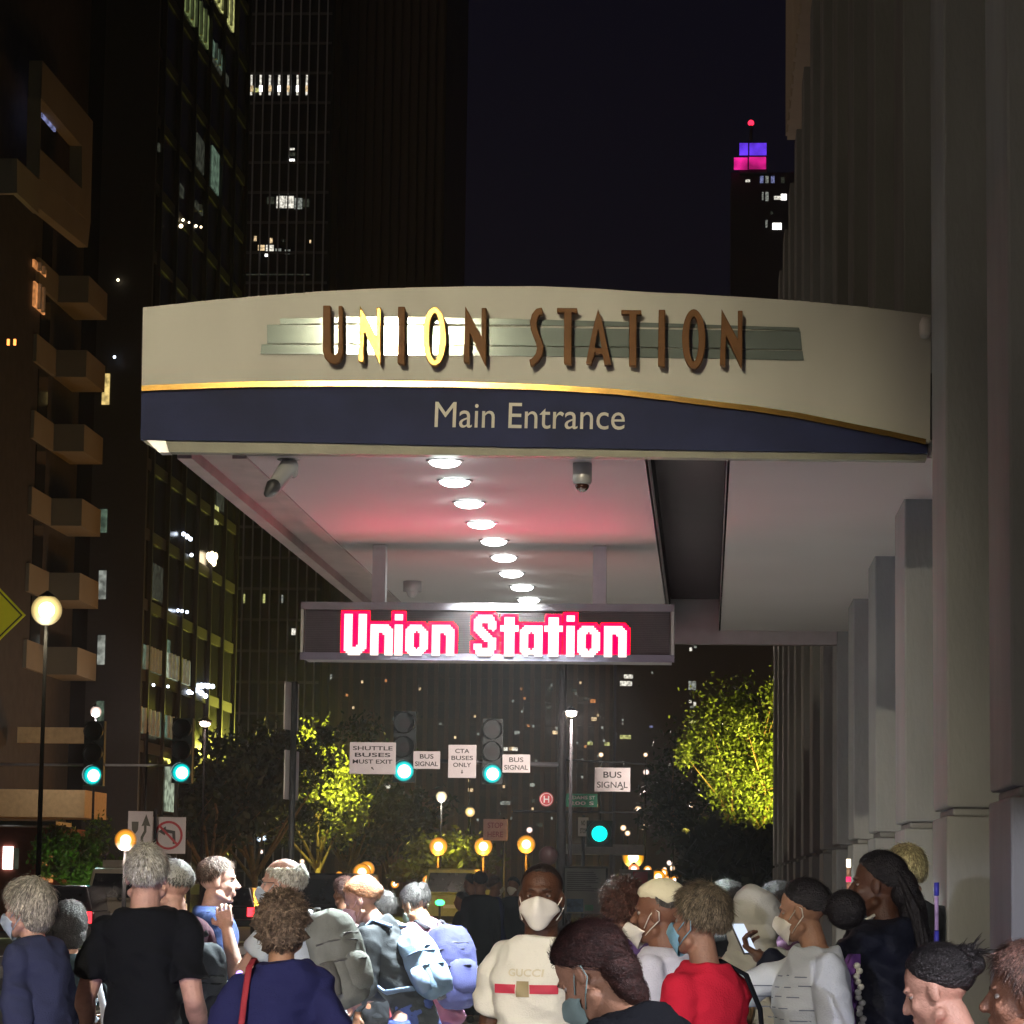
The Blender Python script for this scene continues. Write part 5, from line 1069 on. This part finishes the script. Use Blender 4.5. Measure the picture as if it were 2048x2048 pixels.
# 11 masked man in white shirt
p = Body('bald person facing us, white mask and white t-shirt with red stripe', (1021,1692), 11.2, 162, 1.80, hyaw=14, bw=.93, girth=1.05, pitch=-4)
p.body(SK_d, arms=((.12,.30,.90) and None,(.25,.04,.82)), thick=1.15).shirt(C_white, sleeve=.72, loose=.016, hem=.80, fold=.007, name='t_shirt', neck=.08).trousers(C_black).eyes(dark=(.015,.008,.006), lid=SK_d)
p.mask(C_mask, big=1.03).hair(hairm('buzz', (.016,.010,.009)), thick=.0015, front=.72, temple=.5, ear=.15, back=-.3, N=500, L=.004, lump=.01)
def chest_patch(p, name, m, x0, x1, z0, z1, push=.004, n=14, parent=None):
    """a printed band that follows the shirt front"""
    from mathutils.bvhtree import BVHTree
    dg = bpy.context.evaluated_depsgraph_get(); me = p.sh.data; bv = BVHTree.FromPolygons([v.co[:] for v in me.vertices], [q.vertices[:] for q in me.polygons]); o_ = Vector(org(p.t))
    f = Vector(p.RY @ (rx(-p.lean) @ np.array([0,1,0]))); mb = MB(); V = []
    nz_ = max(2, int(n*abs(z1-z0)/max(abs(x1-x0),1e-6))+1)
    for j in range(nz_+1):
        for i in range(n+1):
            q = Vector(p.W(p.up((x0+(x1-x0)*i/n, .4, z0+(z1-z0)*j/nz_)))[0]) - o_; h = bv.ray_cast(q, -f); hp = h[0] if h[0] else q - f*.28
            V.append(hp + f*push + o_)
    mb.add(V, [(j*(n+1)+i, j*(n+1)+i+1, (j+1)*(n+1)+i+1, (j+1)*(n+1)+i) for j in range(nz_) for i in range(n)])
    return mb.build(name, m, parent or p.t, True)
M_str = mat('print_red', (.50,.035,.07), .7); M_pg = mat('print_gold', (.58,.52,.38), .6)
chest_patch(p, 'red_stripe', M_str, -.115, -.02, 1.285, 1.317); chest_patch(p, 'red_stripe', M_str, .035, .125, 1.285, 1.317); chest_patch(p, 'gold_emblem', mat('emblem_gold', (.30,.24,.13), .6), -.018, .032, 1.273, 1.329, n=6)
def chest_text(p, txt, m, x0, x1, z0, z1, push=.005):
    from mathutils.bvhtree import BVHTree
    me = p.sh.data; bv = BVHTree.FromPolygons([v.co[:] for v in me.vertices], [q.vertices[:] for q in me.polygons]); o_ = Vector(org(p.t))
    f = Vector(p.RY @ (rx(-p.lean) @ np.array([0,1,0]))); mb = MB(); text_mb(mb, txt, (0,1,0,1), bold=.02); V = []
    for x, y, z in mb.v:
        q = Vector(p.W(p.up((x0+(x1-x0)*x, .4, z0+(z1-z0)*z)))[0]) - o_; h = bv.ray_cast(q, -f); V.append((h[0] if h[0] else q - f*.28) + f*push + o_)
    mb.v = V; mb.build('lettering', m, p.t)
chest_text(p, 'GUCCI', M_pg, .068, -.068, 1.345, 1.372)
# 12 woman in front, bent
p = Body('close up person with auburn hair bent low, green mask and black top', (1116,1835), 7.3, 48, 1.66, lean=24, pitch=30, hyaw=12, bw=.95)
p.body(SK_t, fem=True, arms=((-.1,.38,1.0),(.1,.40,1.0))).shirt(C_black, fem=True, sleeve=1.9, loose=.012, neck=.095, ztop=1.468, fold=.004).trousers(C_black).eyes(lid=SK_t)
p.mask(C_mgrn, low=.006).hair(HR, thick=.009, front=.55, temple=.12, ear=-.30, back=-.80, N=5200, L=.09, wisp=.10, lump=.06, width=.0013, comb=(0,.75,.5), blobs=[((0,-.075,-.035),(.060,.045,.070)),((.0,-.068,-.085),(.052,.036,.075))])
# 13 man with pale cap
p = Body('bearded person in a pale yellow cap and hanging white mask facing left', (1243,1722), 11.4, 66, 1.72, pitch=2, hyaw=8)
p.body(SK_b).shirt(cloth('white_lilac', (.55,.55,.66), var=.15, scale=4), sleeve=.8, loose=.012).trousers(C_char).eyes()
p.mask(C_mask, low=.026, big=1.08)
p.hair(mat('cap_cloth', (.66,.60,.42), .9, var=.05, bump=.4, bs=80), thick=.012, front=.42, temple=.36, ear=.30, back=.05, N=0, lump=.02, name='cap')
p.hair(hairm('beard', (.05,.045,.04)), thick=.002, front=1.5, temple=1.4, ear=.1, back=-.2, N=300, L=.01, lump=.01, name='sideburns')
# 14 person in red
p = Body('person with short greying brown hair and blue mask in a red top', (1318,1738), 10.0, 48, 1.64, hyaw=6, bw=.90)
p.body(SK_t, fem=True).shirt(cloth('red', (.62,.02,.045), var=.05), fem=True, sleeve=.8, loose=.012, neck=.082).trousers(C_black).eyes()
p.mask(cloth('mask_sky', (.25,.48,.62), bump=.1)).hair(hairm('greying', (.15,.115,.07)), thick=.016, ear=-.1, back=-.62, N=3600, L=.04, wisp=.45, lump=.12, lf=6)
t = thing('floral_bag', 'black shoulder bag with red and green flowers over the red top', 'bag', tuple(p.W((.2,-.15,1.15))[0]))
MB().tube([p.up(v) for v in [(.06,.10,1.42),(.09,.0,1.487),(.125,-.09,1.44),(.15,-.135,1.32),(.17,-.13,1.2)]], .024, 8, flat=.35).build('strap', C_black, t, True, T=p.T)
bagb = MB().ell((.17,-.185,1.06), (.12,.07,.17), 20, 12, fn=lambda q: 1/(abs(q.x)**3+abs(q.y)**3+abs(q.z)**3)**(1/3)).build('bag', C_black, t, True, T=p.T)
mb = MB(); mg = MB(); r4 = random.Random(9)
for k in range(26):
    u = r4.uniform(-.1,.1); v = r4.uniform(-.15,.15); c_ = (.17+u, -.262+.05*(u/.12)**2, 1.06+v); (mb if k % 2 else mg).ell(c_, (r4.uniform(.007,.014),.006,r4.uniform(.007,.013)), 8, 6)
mb.build('flower_print', mat('flower_red', (.50,.05,.04), .7), bagb, True, T=p.T); mg.build('leaf_print', mat('flower_green', (.10,.16,.05), .7), bagb, True, T=p.T)
# 15 grey hoodie
p = Body('person in a light grey hooded sweatshirt with the hood up, turned away', (1428,1732), 13.0, -18, 1.72, hyaw=-5)
p.body(SK_b, arms=((-.24,.12,.95),(.28,.10,.92))); hm_ = cloth('grey_hoodie', (.36,.36,.35), var=.05); p.shirt(hm_, sleeve=1.9, loose=.022, name='hoodie', fold=.010).trousers(C_char)
mb = MB().ell((0,-.02,.02), (.108,.125,.125), 28, 20); mb.ell((0,-.045,-.07), (.105,.10,.09), 20, 12); mb.cap((0,-.03,-.1),(0,-.04,-.15),.10,.11,18)
m_ = MB(); m_.v = p.TH([tuple(v) for v in mb.v]).tolist(); m_.f = mb.f; ob = m_.build('hood', hm_, p.t); voxel(ob, .008, 2, .5, fold_fn(2.2, .006, 1.8))
t = thing('chain_strap', 'chain and brown strap hanging down the back of the grey hoodie', 'bag', tuple(p.W((-.15,-.15,1.2))[0]))
for k in range(14):
    a_ = p.up((-.10-.006*k, -.135-.002*k, 1.42-.036*k)); MB().ell(a_, (.010,.008,.016), 8, 6, rot=Matrix.Rotation(k*1.2,3,'Z')).build('link', M_gold if k % 2 else M_alu, t, True, T=p.T)
MB().tube([p.up((.05,-.15,1.35)),p.up((.02,-.16,1.15)),(0.0,-.17,.95)], .012, 8, flat=.4).build('strap', cloth('brown_strap', (.08,.05,.03)), t, True, T=p.T)
MB().ell((-.02,-.19,.86), (.12,.07,.12), 18, 12).build('bag', cloth('dark_blue_bag', (.03,.05,.10)), t, True, T=p.T)
# 16 woman in white sweater with phone
p = Body('person with dark hair puff and mask in a pale printed sweater', (1515,1717), 11.6, 108, 1.70, hyaw=-40, pitch=10, bw=.93, girth=1.10)
p.body(SK_t, fem=True, arms=((-.20,.24,1.06),(.10,.48,1.40)), palm=(None,(-.4,-.3,.8)), curl=(.5,.7)); C_sw = cloth('sweater_pale', (.56,.60,.66), var=.03)
p.shirt(C_sw, fem=True, sleeve=1.9, loose=.014, name='sweater', fold=.007, hem=.86, neck=.07).trousers(cloth('jeans_blue', (.05,.07,.30), var=.1)).eyes(lid=SK_t)
p.mask(C_mask).hair(HB, thick=.003, front=.60, temple=.20, ear=-.15, back=-.68, N=2600, L=.06, wisp=.05, lump=.03, comb=(0,1,.2), blobs=[((0,-.175,-.025),(.082,.075,.078)),((0,-.12,.0),(.04,.05,.04))])
M_ink = mat('sweater_ink', (.16,.19,.27), .8)
r5 = random.Random(12)
for k in range(12):
    for j in range(5):
        x = -.17 + j*.072 + (k % 2)*.034 + r5.uniform(-.008,.008); z = .90 + k*.042 + r5.uniform(-.006,.006); chest_patch(p, 'printed_line', M_ink, x, x+r5.uniform(.030,.050), z, z+.0042, n=5)
        
def phone(label, c, s, fwd, up, lit_=True):
    t = thing('phone', label, 'phone', tuple(c)); f = np.array(fwd,float); f /= np.linalg.norm(f); u = np.array(up,float); u -= f*np.dot(u,f); u /= np.linalg.norm(u); r_ = np.cross(u, f); c = np.array(c)
    def TT(v): v = np.atleast_2d(v); return c + v[:,0:1]*r_ + v[:,1:2]*f + v[:,2:3]*u
    MB().box(-.037,.037,-.004,.004,-.075,.075).build('case', mat('phone_case', (.30,.30,.32), .3, bump=0) if lit_ else M_dark, t, T=TT, bevel=.003)
    MB().box(-.033,.033,-.0056,-.0042,-.070,.070).build('screen', glow('screen', (.7,.8,1), 1.0), t, T=TT); return t
A, B, Cc = p.arms[1]; hf = (Cc-B)/np.linalg.norm(Cc-B); hp = p.W(Cc + hf*.09 + np.array([0,0,.035]))[0]
phone('pale phone in the hand of the figure in the printed sweater', hp, 1, p.RY @ np.array([0,1,-.35]), (0,0,1))
# 17 man with dreadlocks
p = Body('person with long dreadlocks in a black jacket looking left', (1655,1668), 12.2, 62, 1.86, hyaw=16, bw=1.0, girth=1.08, lean=2)
p.body(SK_d, arms=((-.14,.46,1.34),(.10,.46,1.24)), palm=((.4,-.3,.8),(-.3,-.3,.9)), curl=(.8,.8)).shirt(cloth('jacket_black', (.010,.012,.022), rough=.55), sleeve=1.85, loose=.024, hem=.72, name='jacket', fold=.010).trousers(C_navy).eyes(lid=SK_d)
p.hair(HB, thick=.006, front=.60, temple=.25, ear=-.2, back=-.6, N=2200, L=.06, wisp=.08, lump=.05, comb=(0,1,.2), blobs=[((0,-.10,-.02),(.062,.055,.075)),((.01,-.13,-.10),(.058,.05,.09))])
r6 = random.Random(2); mb = MB()
for k in range(44):
    x = r6.uniform(-.075,.075); x1 = x*1.8 + r6.uniform(-.04,.04); L_ = r6.uniform(.30,.48)
    mb.tube([(x*.6,-.06,.08),(x,-.11,.0),(x*1.2,-.15+r6.uniform(-.02,.02),-.10),(x1,-.19+r6.uniform(-.03,.03),-.10-L_*.5),(x1,-.21+r6.uniform(-.04,.02),-.10-L_)], [.010,.011,.010,.009,.005], 6)
p.part('dreadlocks', HB, mb, True)
p.hair(hairm('goatee', (.008,.006,.006)), thick=.004, front=1.5, temple=1.5, ear=1.2, back=.9, N=0, lump=0, blobs=[((0,.060,-.105),(.030,.028,.022))], name='beard')
mb = MB()
for q in (0,1): mb.tube([p.up((-.10-.022*q,.112,1.36)), p.up((-.085-.02*q,.06,1.475)), p.up((-.05-.02*q,-.0,1.51))], .006, 6)
p.part('collar_stripes', C_white, mb)
mb = MB()
for k in range(3): mb.tube([p.W((x_, .0,0))[0]*0 + np.array(p.up((math.cos(a)*.235, math.sin(a)*.175-.005, .835-.03*k))) for a in np.linspace(.2, 3.6, 14) for x_ in (0,)], .007, 6)
p.part('hem_stripes', mat('stripe_white', (.5,.5,.5), .8), mb)
p.part('sleeve_badge', mat('badge_gold', (.45,.30,.12), .7), MB().ell(p.arms[0][0]+(p.arms[0][1]-p.arms[0][0])*.6+np.array([-.055,.02,0]), (.016,.035,.03)))
A, B, Cc = p.arms[0]; hf = (Cc-B)/np.linalg.norm(Cc-B)
phone('dark phone in the hand of the dreadlocked figure', p.W(Cc + hf*.10 + np.array([0,0,.03]))[0], 1, p.RY @ np.array([.3,.8,-.6]), (0,0,1), False)
jp = p
q = D(1598,1850,11.9); t = thing('purple_bag', 'purple cloth bag hanging between the sweater and the black jacket', 'bag', q)
mb = MB(); pts = [D(1612,1790,11.9), D(1560,1880,11.9), D(1530,1960,11.9), D(1540,2060,11.9)]
rg = []
for (xa_, xb_, yy) in [(1600,1622,1800),(1585,1622,1830),(1566,1618,1870),(1545,1612,1920),(1525,1610,1990),(1515,1608,2060)]:
    a = D(xa_,yy,11.9); b = D(xb_,yy,11.9); c = (a+b)/2; w_ = (b.x-a.x)/2
    rg.append([(c.x+w_*math.cos(2*PI*k/20)*(1+.12*math.sin(k*2.4)), 11.9+.06*math.sin(2*PI*k/20)*(1+.5*math.sin(k*2.4)), c.z) for k in range(20)])
mb.loft(rg); mb.build('bag', cloth('purple', (.17,.07,.28), var=.15), t, True)
mb = MB()
for k in range(12):
    a = D(1617+k*.8+4*math.sin(k*2), 1822+k*10, 11.8); mb.ell(a, (.014,.012,.013), 8, 6)
ob = mb.build('flower_garland', mat('garland', (.55,.55,.50), .7, var=.3), t, True); ob['kind'] = 'stuff'
# 18 woman lower right
p = Body('bare faced person with a messy black bun at lower right', (1768,1866), 7.9, 58, 1.62, hyaw=12, pitch=18, bw=.92, lean=6)
p.body(skin('warm', (.50,.27,.20)), fem=True, arms=((-.1,.36,1.05),(.1,.36,1.05))).shirt(cloth('coral', (.60,.08,.09)), fem=True, sleeve=.5, loose=.006, neck=.085, ztop=1.47).trousers(C_denim).eyes(lid=skin('warm', None))
p.hair(HB, thick=.004, front=.62, temple=.16, ear=-.22, back=-.78, N=4200, L=.06, wisp=.08, lump=.04, width=.0015, comb=(0,1,-.1), blobs=[((0,-.105,.055),(.038,.034,.036)),((.01,-.12,.03),(.03,.03,.03))])
mb = MB(); r7 = random.Random(8)
for k in range(60):
    a = r7.uniform(0,2*PI); e = r7.uniform(-.5,1); b = np.array([math.cos(a)*.03,-.11+math.sin(a)*.02,.055+e*.02]); d_ = np.array([math.cos(a)*.6,-.7,r7.uniform(-.4,1)]); d_ /= np.linalg.norm(d_); l = r7.uniform(.02,.075)
    mb.tube([b, b+d_*l*.5, b+d_*l+np.array([0,0,-.012])], [.0022,.0018,.0006], 4)
p.part('loose_hair', HB, mb, True)
p.part('lips', mat('lips', (.38,.13,.12), .45, bump=0), MB().ell((0,.0885,-.0605),(.021,.0085,.0042)).ell((0,.087,-.071),(.018,.0085,.0055)), True)
# 19 far right
p = Body('person with short brown hair cut off by the right edge of the picture', (1935,1880), 7.2, 75, 1.64, hyaw=5)
p.body(SK_b, fem=True).shirt(C_black, fem=True, sleeve=.8).trousers(C_black).eyes().hair(hairm('chestnut', (.06,.028,.02)), thick=.018, ear=-.2, back=-.6, N=2600, L=.05, wisp=.35, lump=.12)
# others glimpsed between
p = Body('person with dark hair and a black hood glimpsed behind the grey hoodie', (1368,1712), 14.6, 30, 1.66); p.body(SK_d).shirt(C_black, sleeve=1.9, loose=.02).trousers(C_black).hair(HB, thick=.02, ear=-.4, N=800)
p = Body('dark haired person in black just behind the strawberry haired figure', (722,1716), 20, 30, 1.58, lean=8); p.body(SK_b).shirt(C_black, sleeve=1.9, loose=.012).trousers(C_black).hair(HB, thick=.018, ear=-.3, N=800)
p = Body('person with dark curls and a purple wrap behind the pale yellow cap', (1172,1716), 13.6, 20, 1.66); p.body(SK_b, fem=True).shirt(cloth('purple_wrap', (.10,.06,.17)), fem=True, sleeve=1.9, loose=.02).trousers(C_black).hair(hairm('curls', (.06,.022,.015)), thick=.03, ear=-.5, back=-.8, N=1800, L=.05, wisp=.8, curl=.6, lump=.25)
p = Body('person with dark reddish hair glimpsed under the paired orange lamps', (648,1684), 24, 40, 1.70); p.body(SK_b).shirt(C_black, sleeve=1.9).trousers(C_black).hair(HR, thick=.014, N=900)
p = Body('person in a dark plum coat standing behind the sweater figure', (1466,1712), 14.8, 100, 1.68); p.body(SK_b).shirt(cloth('plum', (.05,.02,.05)), sleeve=1.9, loose=.02).trousers(C_black).hair(HB, thick=.015, N=600)

# ================================================================ SMALL THINGS BY THE WALL
def banded_strip(label, parts, name='coloured_strip'):  # builds coloured edge strips and reflections as banded tubes
    t = None
    for dx0, dy0, dx1, dy1, m, nm, Y in parts:
        a = D(dx0, dy0, Y); b = D(dx1, dy1, Y)
        if t is None: t = thing(name, label, 'post', ((a.x+b.x)/2, Y, 0))
        MB().tube([((a.x+b.x)/2,Y,b.z),((a.x+b.x)/2,Y,a.z)], (b.x-a.x)/2, 14).build(nm, m, t, True)
    return t
M_ml = mat('strip_blue', (.05,.05,.42), .4, bump=0)
banded_strip('thin blue violet edge strip with pale red marks against the right hand pillar', [(1762,1665,1772,1690,M_ml,'blue_band',10.9),(1763,1691,1771,1755,mat('strip_pale',(.42,.28,.50),.4,var=.4,scale=20),'pale_band',10.9),(1762,1756,1772,1790,M_ml,'blue_band',10.9),(1763,1791,1771,1990,mat('strip_pale',None),'post',10.9)])
banded_strip('window edge reflections built as a thin banded post beside the dreadlocked figure', [(1597,1621,1605,1636,glow('tip_white',(1,.85,.6),7),'tip_reflection',13.6),(1597,1637,1605,1653,mat('strip_tan',(.5,.3,.2),.5),'tan_band',13.6),(1596,1654,1606,1664,glow('tip_red',(1,.03,.15),1.2),'red_band',13.6),(1597,1665,1605,1690,mat('strip_tan',None),'tan_band',13.6),(1597,1691,1605,1730,mat('strip_teal',(.25,.45,.45),.5),'teal_band',13.6),(1597,1731,1605,1752,M_signw,'white_band',13.6),(1597,1753,1605,1830,M_ml,'blue_band',13.6),(1597,1831,1605,2060,mat('strip_tan',None),'post',13.6)])  # reflections on window edges modelled as coloured and glowing bands
p = Body('person with pale blond hair mostly hidden behind the long dreadlocks', (1708,1648), 14.6, 20, 1.86); p.body(SK_l).shirt(C_char, sleeve=1.9).trousers(C_black).hair(hairm('blond', (.42,.36,.20)), thick=.014, ear=-.3, back=-.6, N=1800, L=.05, wisp=.2)
# violet light near the ground and the lamp under the awning behind the viewer
vl = thing('violet_light', 'small violet blue light on the ground in the crowd', 'light', (-2.6,9.6,0)); MB().tube([(-2.6,9.6,0),(-2.6,9.6,.12)], .05, 12).build('base', M_dark, vl)
MB().ell((-2.6,9.6,.15), (.045,.045,.05)).build('lens', glow('violet', (.2,.1,1), 15), vl); light('violet_lamp', 'SPOT', (-2.6,9.4,.2), 60, (.18,.12,1), .1, (-2.3,11.4,.2), 75, .8, vl)
vl = thing('violet_light', 'added unseen violet light on the ground that washes the pale wall', 'light', (-.2,9.6,0)); MB().tube([(-.2,9.6,0),(-.2,9.6,.12)], .05, 12).build('base', M_dark, vl)
MB().ell((-.2,9.6,.15), (.045,.045,.05)).build('lens', glow('violet', None, 15), vl); light('violet_lamp', 'SPOT', (-.3,8.0,.25), 55, (.35,.28,1), .1, (1.2,11.4,.3), 50, 1, vl)  # spot added as a violet wash for the lower wall
q = D(452,1838,13.2); t = thing('glow_stick', 'bright violet lit stick between the maroon and navy figures', 'light', q)
MB().cap(q, D(445,1862,13.2), .016, .010).build('tube', glow('violet_bright', (.35,.22,1), 4), t, True)
aw = thing('awning_lamp', 'bright lamp under the awning behind the viewer', 'lamp', (-3,-2.5,2.3))
MB().box(-3.6,-2.4,-2.7,-2.3,2.43,2.5).build('housing', M_grey, aw); MB().box(-3.55,-2.45,-2.65,-2.35,2.405,2.428).build('lens', glow('awning_glow', (1,.93,.9), 8), aw)
light('awning_light', 'SPOT', (-3.0,-2.3,2.36), 1900, (.88,.88,1), .05, (-3.0,-2.2,-9), 176, .02, aw)

wl = thing('wall_fill_lamp', 'added unseen fill lamp on the station wall just outside the picture', 'lamp', (1.1,6.4,2.2))
MB().box(1.0,1.2,6.3,6.5,2.24,2.3).build('shade', M_grey, wl); MB().box(1.04,1.16,6.34,6.46,2.215,2.238).build('lens', glow('awning_glow', None, 1), wl)
MB().box(1.2,1.3,6.37,6.43,2.25,2.28).build('bracket', M_grey, wl)
light('wall_fill_light', 'SPOT', (1.1,6.4,2.2), 230, (.95,.92,1), .05, (1.1,6.45,-9), 175, .03, wl)  # added fill, brightens the pillar base and lower wall
# ================================================================ HAZE ADDED FOR BACKGROUND TONE
hz = bpy.data.materials.new('night_haze'); hz.use_nodes = True; N = hz.node_tree.nodes; N.remove(N['Principled BSDF'])
pv = N.new('ShaderNodeVolumePrincipled'); pv.inputs['Color'].default_value = (.8,.8,.85,1); pv.inputs['Density'].default_value = .00028; pv.inputs['Anisotropy'].default_value = .6
hz.node_tree.links.new(pv.outputs[0], N['Material Output'].inputs['Volume'])
ob = MB().box(-110, 140, -15, 960, -1.2, 190).build('haze', hz); ob['kind'] = 'stuff'; ob['label'] = 'thin added haze that gives the background a brown tone'
